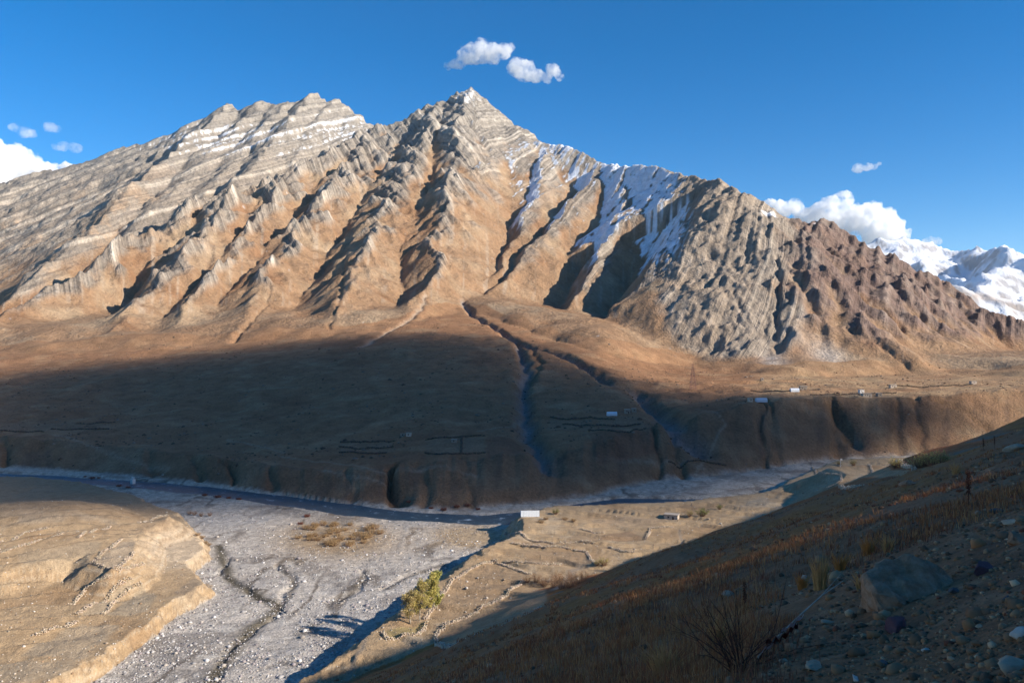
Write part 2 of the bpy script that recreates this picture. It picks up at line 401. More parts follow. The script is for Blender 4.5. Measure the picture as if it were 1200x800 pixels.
# streams on the fan
STREAMS = [([(541,350),(548,362),(575,380),(605,400),(618,425),(612,455),(614,490),(625,520),(640,545)], 7, 9),
           ([(605,398),(650,412),(690,430),(712,446),(745,458),(770,480),(790,500),(820,520)], 9, 11),
           ([(620,404),(634,425),(618,448)], 4, 5),
           ([(500,345),(490,365),(455,388),(425,405)], 5, 4),
           ([(404,300),(398,350),(385,385)], 3.5, 4),
           ([(318,335),(300,370),(270,402)], 3.5, 4),
           ([(910,300),(912,350),(908,395)], 5, 10),
           ([(975,472),(985,490),(1000,512)], 9, 13),
           ([(1100,470),(1130,485),(1160,505)], 3, 4),
           ([(990,385),(1040,410),(1068,432)], 4, 3.5)]
_r = np.random.default_rng(5)
for _k in range(20):
    _p = _r.uniform(-60, 1130); _a, _b = np.interp(_p, P_px, P_lip), np.interp(_p, P_px, P_toe)
    if 600 < _p < 690: continue
    _s = _r.uniform(2, 14)
    STREAMS.append(([(_p, _a+.5), (_p+_s*.5, (_a+_b)/2), (_p+_s, _b-3)], _r.uniform(1.6, 4.0), _r.uniform(1.5, 5.0)))
SIDE = [[(256,640),(262,660),(268,678),(297,699),(324,712),(314,724),(297,736),(287,750),(263,780),(240,812)], [(330,662),(345,684),(338,700),(324,712)], [(430,668),(418,690),(400,705)], [(560,650),(520,662),(478,676),(455,690)]]
for _s in SIDE: carve(_s, 1.5, .9)
STREAMW = np.full(Z.shape, 0, np.float32)
for pts, w_, dp in STREAMS:
    r0, r1, dd, wd = carve(pts, w_, dp)
    if w_ >= 3.5 and dp >= 3.4 and len(pts) != 3 or w_ > 4.5: STREAMW[r0:r1] = np.maximum(STREAMW[r0:r1], np.exp(-(dd/(wd*.75))**2))
build_hit()

# normals of the height surface
P = np.dstack([Xm, Ym, Z]).astype(np.float32)
du = np.gradient(P, axis=1); dv = np.gradient(P, axis=0)
N = np.cross(du, dv); N /= np.linalg.norm(N, axis=2, keepdims=True)+1e-9
slope = 1-N[..., 2]
sunf = N[..., 0]*SV[0]+N[..., 1]*SV[1]+N[..., 2]*SV[2]
PYm = 400-Z/Ym*F

def lerp(a, b, t): return a+(np.asarray(b, np.float32)-a)*t[..., None]
C = np.zeros(Z.shape+(3,), np.float32)
nA = fbm(Xm/150, Ym/150, 4, 121); nB = fbm(Xm/40, Ym/40, 4, 123); nC = fbm(Xm/13, Ym/13, 3, 125)
# soil slopes
C[:] = (.305, .195, .118)
C = lerp(C, (.37, .27, .178), sstep(-.1, .6, nA+.4*nB))
C = lerp(C, (.25, .135, .072), sstep(.1, .7, -nA+.6*nB)*.7)
# scree streaks running down the aprons
stk = noise(PXm/7+nB*.6, Ym/420, 127)+.5*noise(PXm/3, Ym/300, 128)
C = lerp(C, (.43, .36, .29), sstep(.15, .6, stk)*.55*sstep(.12, .3, slope)*far_m)
# rock
rk = np.zeros_like(C); rk[:] = (.325, .278, .232)
rk = lerp(rk, (.52, .46, .39), sstep(.08, .45, STR))
rk = lerp(rk, (.21, .175, .145), sstep(.12, .5, -STR))
rk = lerp(rk, (.56, .49, .41), sstep(.15, .45, STR2)*.4*(1-DOME))
rk = lerp(rk, (.20, .165, .14), sstep(.15, .45, -STR2)*.4*(1-DOME))
rk = lerp(rk, (.40, .27, .17), sstep(.1, .55, nA+.3*nC)*.6*(1-sstep(350, 700, Z)))
rk = lerp(rk, (.52, .40, .27), sstep(.50, .62, STR)*BACKM)          # cream beds on the back ridge
rk = lerp(rk, (.36, .345, .32), sstep(350, 800, Z)*.55)
rk = lerp(rk, (.36, .292, .228), DOME*.8)
red = sstep(905, 960, PXm+(nA*40))*far_m
rk = lerp(rk, (.17, .108, .094), red*(.75+.25*nB))
rk = lerp(rk, (.25, .18, .15), red*sstep(.1, .5, nB+STR*.4)*.5)
rk *= (.92+.22*nC)[..., None]
gr_ = np.clip(ROCKY*1.2-.1+nB*.25, 0, 1)
C = C*(1-gr_[..., None])+rk*gr_[..., None]
# pale scree below the dome
scree = np.clip(np.exp(-((PXm-955-(PYm-400)*.9)/20)**2)*sstep(380, 405, PYm)*sstep(442, 432, PYm)+np.exp(-((PXm-905-(PYm-420)*.6)/16)**2)*sstep(395, 420, PYm)*sstep(446, 438, PYm), 0, 1)*far_m*(1-ROCK*.5)
C = lerp(C, (.52, .46, .41), scree*(.7+.4*nB).clip(0, 1))
# snow: lies on faces turned from the sun, high up
def blob(cx, cy, rx, ry): return np.exp(-(((PXm-cx)/rx)**2+((PYm-cy)/ry)**2))
away = sstep(.42, .12, sunf)
zone = .95*np.clip(1.2*blob(605, 215, 55, 45)+1.2*blob(690, 215, 60, 45)+1.0*blob(775, 240, 35, 70)+1.1*blob(715, 270, 45, 50)+.5*blob(560, 150, 14, 30), 0, 1.3)*far_m*(1-BACKM)
gz = np.clip(blob(598, 205, 26, 42)+blob(618, 178, 26, 16)+.8*blob(652, 215, 22, 35), 0, 1)*far_m*(1-BACKM)
snow = sstep(.38, .70, away*zone*1.1+gz*(.25+.6*sstep(.62, .35, sunf))+nC*.25+nB*.15+STR2*.5-.05)*sstep(.15, .45, zone)
rim = .8*np.clip(blob(740, 195, 45, 9)+blob(660, 170, 30, 6)+.8*blob(905, 250, 30, 7)+.6*blob(960, 264, 30, 6), 0, 1)*far_m
snow = np.maximum(snow, sstep(.45, .75, rim+nB*.5))
zb_ = np.clip(blob(210, 168, 60, 16)+blob(255, 155, 40, 16)+1.1*blob(410, 150, 45, 22)+.8*blob(330, 165, 60, 30), 0, 1.2)*BACKM
snow = np.maximum(snow, sstep(.42, .7, zb_*(.34+STR2*.9+STR*.3)+nC*.35+nB*.2)*.85)
tip = sstep(.5, .8, blob(548, 112, 16, 14)*far_m*.8+nC*.8)*.5
snow = np.maximum(snow, tip)
SNOWC = np.array((.86, .88, .92), np.float32)
C = C*(1-snow[..., None])+SNOWC*snow[..., None]

# --- valley colours
v = slice(0, nv); M_ = MASK
lab = np.zeros(Z.shape, np.int8)       # 0 mountain 1 back ridge 2 red mountain 3 fan 4 riverbed 5 left terrace 6 mid terrace 7 hill
lab[BACKM > .5] = 1
lab[(red > .5)] = 2
fan_zone = (Ym < np.maximum(col(T_db, PXm), 1000)+40) | ((ROCK < .05) & (Ym < col(T_db, PXm)+60))
lab[fan_zone] = 3
lab[:nv][M_['t'] <= 0.02] = 4
lab[:nv][M_['left']] = 5
lab[:nv][M_['mid']] = 6
lab[:nv][M_['hill']] = 7
L = lab
f3 = (L == 3)
fc = np.zeros_like(C); fc[:] = (.31, .17, .093)
fc = lerp(fc, (.36, .225, .13), sstep(0, .6, nB+.3*nC))
fc = lerp(fc, (.25, .125, .068), sstep(.1, .7, nA-.3*nB)*.8)
flat = sstep(.03, .0, slope)
tr = np.zeros(Z.shape, np.float32); tr[:nv] = np.clip(M_['t'], 0, 1)
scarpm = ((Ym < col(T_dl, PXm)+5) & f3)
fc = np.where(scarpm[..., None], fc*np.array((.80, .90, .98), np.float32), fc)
tan = sstep(860, 920, PXm)*sstep(-5, 10, Ym-col(T_dl, PXm))
fc = lerp(fc, (.44, .31, .185), tan*(.6+.5*nB).clip(0, 1))
# dark noise patches at the bank
fc = lerp(fc, (.16, .105, .075), sstep(.15, .5, noise(PXm/18, Ym/60, 131)+.3*nC)*scarpm*.6)
C = np.where(f3[..., None], fc, C)
bl = (sstep(0, 90, Ym-col(T_db, PXm)+60+nA*80))[..., None]
C = np.where(f3[..., None], fc*(1-bl*.6)+bl*.6*np.array((.335, .205, .118), np.float32), C)
C = lerp(C, (.27, .26, .26), STREAMW*.75*(L != 4)*(PXm > 520)*(PXm < 860))
C = lerp(C, (.45, .38, .31), STREAMW*.6*((PXm <= 520) | (PXm > 1000)))
# riverbed
rb = np.zeros_like(C); rb[:] = (.47, .445, .43)
rb = lerp(rb, (.31, .29, .28), sstep(0, .5, nB))
chn = np.abs(noise(Xm/26+nC*.12, Ym/80, 134)+.25*noise(Xm/9, Ym/22, 136))
rb = lerp(rb, (.15, .13, .115), sstep(.075, .02, chn)*sstep(-.15, .25, noise(Xm/30, Ym/60, 138))*.85)
rb = lerp(rb, (.60, .58, .56), sstep(.15, .5, fbm(Xm/5, Ym/8, 3, 139))*.6)
rb = rb*(1-sstep(612, 592, PYm)[..., None]*np.array((.0, .06, .14), np.float32))  # gravel in the shaded part tinted warmer, offsetting the blue of the shade
rb = lerp(rb, (.34, .25, .16), np.clip(1.4*np.exp(-((PXm-395)/70)**2-((PYm-632)/22)**2), 0, 1)*.9)
rb = lerp(rb, (.40, .31, .215), np.clip(1.6*np.exp(-((PXm-550)/40)**2-((PYm-628)/14)**2), 0, 1)*.95)
rb = lerp(rb, (.22, .17, .14), sstep(.15, .4, noise(PXm/40, PYm/5, 135))*sstep(610, 590, PYm)*.6)
tq = np.full(Z.shape, 9, np.float32); tq[:nv] = M_['t']
wbed = sstep(.10, -.06, tq+nC*.05+nB*.05)*(L != 7)
C = np.where(((L == 3) | (L == 4))[..., None], C*(1-wbed[..., None])+rb*wbed[..., None], C)
# terraces
tc = np.zeros_like(C); tc[:] = (.43, .31, .19)
tc = lerp(tc, (.37, .25, .145), sstep(0, .5, nB))
tc = lerp(tc, (.44, .36, .265), sstep(.2, .6, -nB+.5*nC)*.7)
C = np.where(((L == 5) | (L == 6))[..., None], tc, C)
pale = np.clip(np.exp(-((PXm-205)/38)**2-((PYm-640)/22)**2)*1.5, 0, 1)*(L == 5)
C = lerp(C, (.56, .45, .33), pale*.8)
mound = sstep(620, 590, PYm)*(L == 5)
C = lerp(C, (.31, .215, .135), mound*.75)
lay = noise(Z*1.1+nB*.8, nA*2, 141)+.6*noise(Z*3.1, nB, 142)
face = sstep(.06, .2, slope)*((L == 5) | (L == 6))
C = lerp(C, (.30, .215, .14), face*sstep(.0, .4, lay)*.7)
C = lerp(C, (.50, .42, .32), face*sstep(.05, .4, -lay)*.6)
hc = np.zeros_like(C); hc[:] = (.34, .13, .052)
hc = lerp(hc, (.32, .165, .085), sstep(0, .5, nB))
hc = lerp(hc, (.42, .18, .055), sstep(.1, .5, fbm(Xm/18-Ym/60, Ym/50+Xm/90, 3, 137))*.8)
C = np.where((L == 7)[..., None], hc, C)
def paint(pts, w, colr, amt):
    ww = [hit(*p) for p in pts]
    y0, y1 = min(p[1] for p in ww)-30, max(p[1] for p in ww)+30
    r0, r1 = np.searchsorted(rows, y0), np.searchsorted(rows, y1)
    dd, _, _ = seg_dist(Xm[r0:r1]+nB[r0:r1]*1.5, Ym[r0:r1], [(p[0], p[1], 0) for p in ww])
    C[r0:r1] = lerp(C[r0:r1], colr, np.exp(-(dd/w)**2)*amt)
for pts, w_ in [([(65,510),(117,528),(147,540),(197,553),(185,561),(158,563)], 2.6), ([(267,517),(300,523),(333,530)], 2.0), ([(330,535),(400,545),(440,552),(560,560)], 1.8),
                ([(380,552),(420,560),(450,570)], 2.0), ([(560,505),(600,500),(612,496)], 2.0), ([(700,540),(800,548),(905,560)], 2.2), ([(815,555),(850,500),(815,480)], 1.5)]:
    paint(pts, w_*.7, (.38, .30, .22), .6)
for pts, w_ in [([(514,752),(526,768),(548,780)], .9), ([(548,780),(520,792),(500,798)], .7), ([(797,622),(800,637),(792,660),(770,680)], .7), ([(445,730),(425,760),(410,795)], .9), ([(560,795),(640,765),(700,740),(760,700)], .9), ([(690,655),(670,672),(650,690)], 2.0)]:
    paint(pts, w_, (.33, .27, .21), .85)
def plot(poly, colr, amt, rough=1.0):
    ww = [hit(*p) for p in poly]
    y0, y1 = min(p[1] for p in ww)-4, max(p[1] for p in ww)+4
    r0, r1 = np.searchsorted(rows, y0), np.searchsorted(rows, y1)
    m = sstep(-.8, .8, poly_sd(Xm[r0:r1]+nC[r0:r1]*1.2, Ym[r0:r1], ww))
    C[r0:r1] = lerp(C[r0:r1], colr, m*amt)
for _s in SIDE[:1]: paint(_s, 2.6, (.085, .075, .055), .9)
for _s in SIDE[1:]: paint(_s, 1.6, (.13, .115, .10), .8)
SOILC = (.36, .255, .16); STUB = (.50, .36, .20)
for poly, cc in [([(568,661),(532,681),(512,710),(500,726),(540,726),(580,706),(608,682),(622,674),(600,667)], SOILC), ([(612,682),(580,708),(545,726),(516,741),(522,757),(600,742),(640,728),(640,690)], (.40, .28, .17)),
                 ([(613,650),(640,643),(686,647),(692,660),(640,662),(615,660)], SOILC), ([(600,630),(650,637),(642,642),(602,638)], SOILC), ([(656,640),(697,637),(715,628),(700,622),(676,622)], (.36,.26,.165)),
                 ([(700,632),(755,634),(740,622),(715,625)], (.30,.205,.13)), ([(690,608),(790,606),(780,614),(720,620),(695,616)], (.41,.30,.195)), ([(452,740),(456,750),(490,744),(500,728),(470,734)], (.37,.29,.14)),
                 ([(990,548),(1065,552),(1060,562),(988,567)], (.42,.29,.17)),
                 ([(107,660),(121,648),(143,634),(160,636),(155,650),(135,669)], (.40,.32,.235)), ([(20,650),(100,636),(120,634),(106,656),(30,668)], (.43,.33,.22)),
                 ([(92,720),(135,691),(164,676),(140,704),(121,720)], (.42,.335,.235)), ([(123,721),(166,686),(186,698),(172,716),(150,722)], (.385,.31,.22)),
                 ([(202,695),(240,683),(250,686),(222,704)], (.34,.26,.18)), ([(25,768),(95,732),(140,732),(118,755),(92,772)], (.40,.315,.22)), ([(0,780),(90,773),(80,800),(0,810)], (.41,.32,.22))]:
    plot(poly, cc, .85)
for poly in [[(400,518),(460,518),(462,530),(398,530)], [(500,516),(568,512),(568,532),(498,534)], [(645,488),(690,490),(700,504),(640,505)], [(700,490),(750,488),(757,500),(702,505)], [(0,495),(130,495),(128,505),(0,508)]]:
    plot(poly, (.30, .20, .125), .6)
for poly in [[(570,512),(600,515),(625,535),(570,540)], [(690,508),(760,506),(775,530),(700,545)]]:
    plot(poly, (.24, .115, .068), .65)
C = C*(1-snow[..., None])*np.array((1.02, .98, .92), np.float32)+C*snow[..., None]
C = np.where((L == 4)[..., None], C*np.array((1.04, 1.01, .95), np.float32), C)
C = np.clip(C, .01, .95)

# ------------------------------------------------------------------ materials
def new_mat(name):
    m = bpy.data.materials.new(name); m.use_nodes = True
    nt = m.node_tree; nt.nodes.clear()
    out = nt.nodes.new('ShaderNodeOutputMaterial'); b = nt.nodes.new('ShaderNodeBsdfPrincipled')
    nt.links.new(b.outputs[0], out.inputs['Surface'])
    b.inputs['Roughness'].default_value = 0.95
    b.inputs['Specular IOR Level'].default_value = 0.12
    return m, nt, b
def nd(nt, t, **kw):
    n = nt.nodes.new(t)
    for k, v_ in kw.items():
        if k in n.inputs: n.inputs[k].default_value = v_
        else: setattr(n, k, v_)
    return n
def ground_mat(name, scales, bump, bdist, contrast=.5, beds=False):
    """vertex colour x fine noise, with fine relief"""
    m, nt, b = new_mat(name); lk = nt.links.new
    at = nd(nt, 'ShaderNodeAttribute'); at.attribute_name = 'col'
    geo = nd(nt, 'ShaderNodeTexCoord')
    last = None
    for i, s in enumerate(scales):
        n = nd(nt, 'ShaderNodeTexNoise', Scale=s, Detail=6.0, Roughness=.65)
        lk(geo.outputs['Object'], n.inputs['Vector'])
        if last is None: last = n.outputs['Fac']
        else:
            mx = nd(nt, 'ShaderNodeMath', operation='ADD'); lk(last, mx.inputs[0]); lk(n.outputs['Fac'], mx.inputs[1]); last = mx.outputs[0]
    k = len(scales)
    mr = nd(nt, 'ShaderNodeMapRange'); lk(last, mr.inputs['Value'])
    mr.inputs['From Min'].default_value = .3*k; mr.inputs['From Max'].default_value = .7*k
    mr.inputs['To Min'].default_value = 1-contrast; mr.inputs['To Max'].default_value = 1+contrast*.75
    mul = nd(nt, 'ShaderNodeVectorMath', operation='SCALE'); lk(at.outputs['Color'], mul.inputs[0]); lk(mr.outputs[0], mul.inputs['Scale'])
    hgt = last; colr = mul.outputs[0]
    if beds:      # thin beds along the tilted strata, only where rock is bare
        ba = nd(nt, 'ShaderNodeAttribute'); ba.attribute_name = 'bed'
        b1 = nd(nt, 'ShaderNodeTexNoise', noise_dimensions='1D', Scale=.085, Detail=4.0, Roughness=.75)
        lk(ba.outputs['Fac'], b1.inputs['W'])
        r1 = nd(nt, 'ShaderNodeMapRange'); lk(b1.outputs['Fac'], r1.inputs['Value'])
        r1.inputs['From Min'].default_value = .36; r1.inputs['From Max'].default_value = .64
        r1.inputs['To Min'].default_value = .55; r1.inputs['To Max'].default_value = 1.40
        mxb = nd(nt, 'ShaderNodeMix'); mxb.data_type = 'FLOAT'
        lk(at.outputs['Alpha'], mxb.inputs[0]); mxb.inputs[2].default_value = 1.0; lk(r1.outputs[0], mxb.inputs[3])
        m2 = nd(nt, 'ShaderNodeVectorMath', operation='SCALE'); lk(colr, m2.inputs[0]); lk(mxb.outputs[0], m2.inputs['Scale']); colr = m2.outputs[0]
        ad = nd(nt, 'ShaderNodeMath', operation='MULTIPLY_ADD'); lk(mxb.outputs[0], ad.inputs[0]); ad.inputs[1].default_value = .5; lk(last, ad.inputs[2]); hgt = ad.outputs[0]
    lk(colr, b.inputs['Base Color'])
    bp = nd(nt, 'ShaderNodeBump', Strength=bump, Distance=bdist); lk(hgt, bp.inputs['Height']); lk(bp.outputs[0], b.inputs['Normal'])
    return m
M_rock = ground_mat('mountain_rock', (.03, .14), .9, 6.0, .42, True)
M_fan = ground_mat('fan_soil', (.06, .5), 1.0, 2.6, .55)
M_bed = ground_mat('river_stones', (.3, 1.3), .9, .8, .75)
M_field = ground_mat('field_soil', (.25, 1.8), 1.0, .6, .5)
M_hill = ground_mat('hill_soil', (.25, 1.5), .8, .5, .5)

def tag(o, label=None, cat=None, group=None, kind=None):
    if label: o['label'] = label
    if cat: o['category'] = cat
    if group: o['group'] = group
    if kind: o['kind'] = kind
    return o
def mesh_np(name, verts, quads, mat, colr=None, smooth=True, alpha=None, bedv=None, link=True):
    me = bpy.data.meshes.new(name)
    verts = np.ascontiguousarray(verts, np.float32); quads = np.ascontiguousarray(quads, np.int32)
    n = quads.shape[1]
    me.vertices.add(len(verts)); me.vertices.foreach_set('co', verts.ravel())
    me.loops.add(quads.size); me.loops.foreach_set('vertex_index', quads.ravel())
    me.polygons.add(len(quads)); me.polygons.foreach_set('loop_start', np.arange(0, quads.size, n, dtype=np.int32))
    if smooth: me.polygons.foreach_set('use_smooth', np.ones(len(quads), bool))
    if colr is not None:
        a = me.attributes.new('col', 'FLOAT_COLOR', 'POINT')
        c4 = np.ones((len(verts), 4), np.float32); c4[:, :3] = colr
        if alpha is not None: c4[:, 3] = alpha
        a.data.foreach_set('color', c4.ravel())
    if bedv is not None:
        a = me.attributes.new('bed', 'FLOAT', 'POINT'); a.data.foreach_set('value', np.ascontiguousarray(bedv, np.float32))
    me.update(calc_edges=True)
    me.materials.append(mat)
    o = bpy.data.objects.new(name, me); 
    if link: COL.objects.link(o)
    return o
nr, nc = Z.shape
idx = np.arange(nr*nc).reshape(nr, nc)
quad = np.dstack([idx[:-1, :-1], idx[:-1, 1:], idx[1:, 1:], idx[1:, :-1]]).reshape(-1, 4)
ql = lab[:-1, :-1].ravel()
Pf = P.reshape(-1, 3); Cf = C.reshape(-1, 3)
BEDV = bed_coord(Xm, Ym, Z, PXm, BACKM).ravel(); ALP = np.clip(gr_*(1-snow)*(1-.65*DOME)*np.where(red > .5, .6, 1)*(1-.5*BACKM)*(.7+.5*nB), 0, 1).ravel()
for code, name, mt in [(0, 'mountain', M_rock), (1, 'back_ridge', M_rock), (2, 'red_mountain', M_rock), (3, 'alluvial_fan', M_fan), (4, 'riverbed', M_bed), (5, 'terrace_ground', M_field), (6, 'field_ground', M_field), (7, 'valley_hillside', M_hill)]:
    q = quad[ql == code]
    if not len(q): continue
    u, inv = np.unique(q, return_inverse=True)
    o = mesh_np(name, Pf[u], inv.reshape(-1, 4), mt, Cf[u], True, ALP[u] if code < 3 else None, BEDV[u] if code < 3 else None); o['kind'] = 'structure'
# ------------------------------------------------------------------ near hillside (the slope the camera stands on), out to the wide grid
def hill_fine(X, Y):
    z = hill_raw(X, Y)
    z = z+fbm(X/3.1, Y/3.1, 4, 141)*.16+fbm(X/.6, Y/.6, 3, 143)*.03
    return z
ncols = np.concatenate([np.arange(-700, 120, 14), np.arange(120, 1420, 1.6), np.arange(1420, 3300, 9)])
nrows = [1.0]
while nrows[-1] < 192: nrows.append(nrows[-1]*1.0115)
nrows = np.array(nrows, np.float32)
PXn, Yn = np.meshgrid(ncols.astype(np.float32), nrows)
Xn = (PXn-600)/F*Yn
Zn = hill_fine(Xn, Yn)
g1 = fbm(Xn/6, Yn/6, 4, 145); g2 = fbm(Xn/1.2, Yn/1.2, 3, 147); g3 = fbm(Xn/25, Yn/25, 3, 149)
Cn = np.zeros(Zn.shape+(3,), np.float32); Cn[:] = (.30, .14, .068)
Cn = lerp(Cn, (.19, .095, .052), sstep(0, .5, g1))
Cn = lerp(Cn, (.39, .15, .047), sstep(-.1, .45, g3+.4*g1)*sstep(14, 40, Yn-Xn*.55)*.85)
Cn = lerp(Cn, (.35, .19, .105), sstep(.1, .5, g2)*.6)
i_ = np.arange(Zn.size).reshape(Zn.shape)
qn = np.dstack([i_[:-1, :-1], i_[:-1, 1:], i_[1:, 1:], i_[1:, :-1]]).reshape(-1, 4)
hs = mesh_np('hillside', np.dstack([Xn, Yn, Zn]).reshape(-1, 3), qn, ground_mat('hillside_soil', (1.2, 9.0), .9, .06, .55), Cn.reshape(-1, 3)); hs['kind'] = 'structure'

# the same slope climbing behind and beside the camera to its crest
def hill_big(X, Y):
    z = -1.75+.368*X-.339*Y+fbm(X/120, Y/120, 3, 71)*7*sstep(20, 120, np.hypot(X, Y))
    return z
bx_ = np.linspace(-500, 1500, 161); by_ = np.linspace(-1100, 700, 145)
BX, BY = np.meshgrid(bx_.astype(np.float32), by_.astype(np.float32))
along = BX*math.sin(SUN_AZ)-BY*math.cos(SUN_AZ)
BZ = hill_big(BX, BY)
# crest: the hill rounds off
top = HILL_CREST = 250+fbm(BX/200, BY/200, 3, 151)*40
BZ = smin(BZ, top-.35*(BZ-top), 40)
BZ = np.maximum(BZ, -104)
inside = (BY > 2.0) & (BY < 180) & (np.abs(BX/np.maximum(BY, .1)*F+600-1290) < 1940)
BZ = np.where((BY > 0) & inside, BZ-6, BZ)-.4
ib = np.arange(BX.size).reshape(BX.shape)
qb = np.dstack([ib[:-1, :-1], ib[:-1, 1:], ib[1:, 1:], ib[1:, :-1]]).reshape(-1, 4)
ins = inside.ravel()[qb].all(1)
cb = np.zeros((BX.size, 3), np.float32); cb[:] = (.24, .16, .10)
hb = mesh_np('upper_hillside', np.dstack([BX, BY, BZ]).reshape(-1, 3), qb[~ins], M_hill, cb); hb['kind'] = 'structure'
# ------------------------------------------------------------------ far snow range
def range_mesh(name, ridges, x0, x1, y0, y1, step, seed, cfun, bump):
    ax = np.arange(x0, x1+1, step, dtype=np.float32); ay = np.arange(y0, y1+1, step, dtype=np.float32)
    X, Y = np.meshgrid(ax, ay)
    wx = X+fbm(X/700, Y/700, 4, seed)*170; wy = Y+fbm(X/700+9, Y/700, 4, seed+1)*170
    z = np.full(X.shape, -600, np.float32)
    for kl, kr, pts in ridges:
        d, h, s = seg_dist(wx, wy, [tuple(W3(*q)) for q in pts])
        z = smax(z, h-np.where(s < 0, kl, kr)*d, 40)
    g = ridged(wx/600, wy/600, 5, seed+3)-1.1
    z = z+g*110
    px = X/Y*F+600
    du = np.gradient(z, step)
    c = cfun(X, Y, z, px, du)
    i = np.arange(X.size).reshape(X.shape)
    q = np.dstack([i[:-1, :-1], i[:-1, 1:], i[1:, 1:], i[1:, :-1]]).reshape(-1, 4)
    o = mesh_np(name, np.dstack([X, Y, z]).reshape(-1, 3), q, ground_mat(name+'_rock', (.004, .015), bump, 40, .12), c.reshape(-1, 3))
    o['kind'] = 'structure'
    return o
FAR = [(.7, .7, [(940,300,11500),(1010,285,11500),(1040,283,11500),(1070,281,11500),(1100,287,11500),(1130,292,11300),(1160,295,11000)]),
       (.9, .6, [(1160,295,11000),(1185,293,10000),(1230,305,9600),(1300,318,9400),(1400,350,9400),(1500,380,9400)]),
       (.8, .55, [(1175,294,10300),(1150,330,9300),(1110,350,8600)]),
       (.8, .55, [(1070,281,11500),(1085,315,10600),(1120,330,9900)]),
       (.6, .6, [(1040,306,9000),(1100,330,8600),(1150,345,8400),(1200,362,8200),(1260,378,8000),(1400,400,7600)])]
def far_col(X, Y, z, px, g):
    n = fbm(X/400, Y/400, 4, 301); n2 = fbm(X/120, Y/120, 3, 303)
    gy_, gx_ = g
    st = np.sqrt(gx_**2+gy_**2)
    c = np.zeros(z.shape+(3,), np.float32); c[:] = (.80, .82, .86)
    rock = sstep(.95, 1.45, st+n*.5)*.8
    py = 400-z/Y*F
    low = sstep(358, 392, py+n*16)
    c = lerp(c, (.22, .20, .20), rock)
    c = lerp(c, (.30, .22, .16), low)
    band = np.exp(-((py-(333+(px-1100)*.30+n*5))/5.0)**2)*sstep(1060, 1090, px)*(Y < 9300)
    c = lerp(c, (.36, .29, .24), band*.9)
    return c
range_mesh('snow_range', FAR, 3000, 9200, 7000, 13000, 42, 311, far_col, .6)

# ------------------------------------------------------------------ the cloud whose shadow lies on the valley
SHADE = [hit(px, py) for px, py in [(-150,462),(0,434),(100,424),(200,415),(330,400),(450,392),(560,390),(640,402),(690,426),(760,446),(820,458),(880,463),(950,464),(1060,464),(1110,470),(1150,500),(1160,535)]]
SHADE += [np.array(Gp(px, py, -100)+(-100.,)) for px, py in [(1060,549),(930,572),(880,592),(790,603),(700,608),(620,610),(560,610),(450,606),(300,602),(200,612),(100,622),(0,634),(-150,650)]]
CLOUD_Z = 2300.0
def to_cloud(p): return p+SV*((CLOUD_Z-p[2])/SV[2])
sp_ = [to_cloud(p) for p in SHADE]
cx0, cx1 = min(p[0] for p in sp_)-80, max(p[0] for p in sp_)+80
cy0, cy1 = min(p[1] for p in sp_)-80, max(p[1] for p in sp_)+80
CXg, CYg = np.meshgrid(np.arange(cx0, cx1, 9, dtype=np.float32), np.arange(cy0, cy1, 9, dtype=np.float32))
sdc = poly_sd(CXg, CYg, sp_)
sdc = sdc+fbm(CXg/90, CYg/90, 4, 351)*16+14
soft = np.interp(CYg, [cy0, (cy0+cy1)/2, cy1], [.8, 1.3, 1.9])*np.interp(CXg, [cx0, cx0*.45+cx1*.55, cx1], [1.2, 1.0, .45])
thk = np.clip(sdc/soft, 0, None); thk = 260*(1-np.exp(-thk/110))
okc = sdc > 0
ii = np.full(CXg.shape, -1, np.int64)
need = okc.copy()
need[:-1] |= okc[1:]; need[1:] |= okc[:-1]; need[:, :-1] |= okc[:, 1:]; need[:, 1:] |= okc[:, :-1]
need[:-1, :-1] |= okc[1:, 1:]; need[1:, 1:] |= okc[:-1, :-1]; need[1:, :-1] |= okc[:-1, 1:]; need[:-1, 1:] |= okc[1:, :-1]
ii[need] = np.arange(need.sum())
bot = np.column_stack([CXg[need], CYg[need], np.full(need.sum(), CLOUD_Z)])
lump = (fbm(CXg/120, CYg/120, 4, 355)*.25)[need]
tk = thk[need]
up = bot+SV[None, :]*(tk*(.6+lump))[:, None]; dn = bot-SV[None, :]*(tk*(.4-lump*.5))[:, None]
qs = np.dstack([ii[:-1, :-1], ii[:-1, 1:], ii[1:, 1:], ii[1:, :-1]]).reshape(-1, 4)
qs = qs[(qs >= 0).all(1)]
nv_ = len(bot)
allq = np.vstack([qs, qs[:, ::-1]+nv_])
cm = bpy.data.materials.new('cloud_vapour'); cm.use_nodes = True; cm.node_tree.nodes.clear()
co_ = cm.node_tree.nodes.new('ShaderNodeOutputMaterial'); cv_ = cm.node_tree.nodes.new('ShaderNodeVolumePrincipled')
cv_.inputs['Color'].default_value = (1, 1, 1, 1); cv_.inputs['Density'].default_value = .02; cv_.inputs['Anisotropy'].default_value = .3
cm.node_tree.links.new(cv_.outputs[0], co_.inputs['Volume'])
oc = mesh_np('cloud_cover', np.vstack([up, dn]), allq, cm)
oc['kind'] = 'structure'
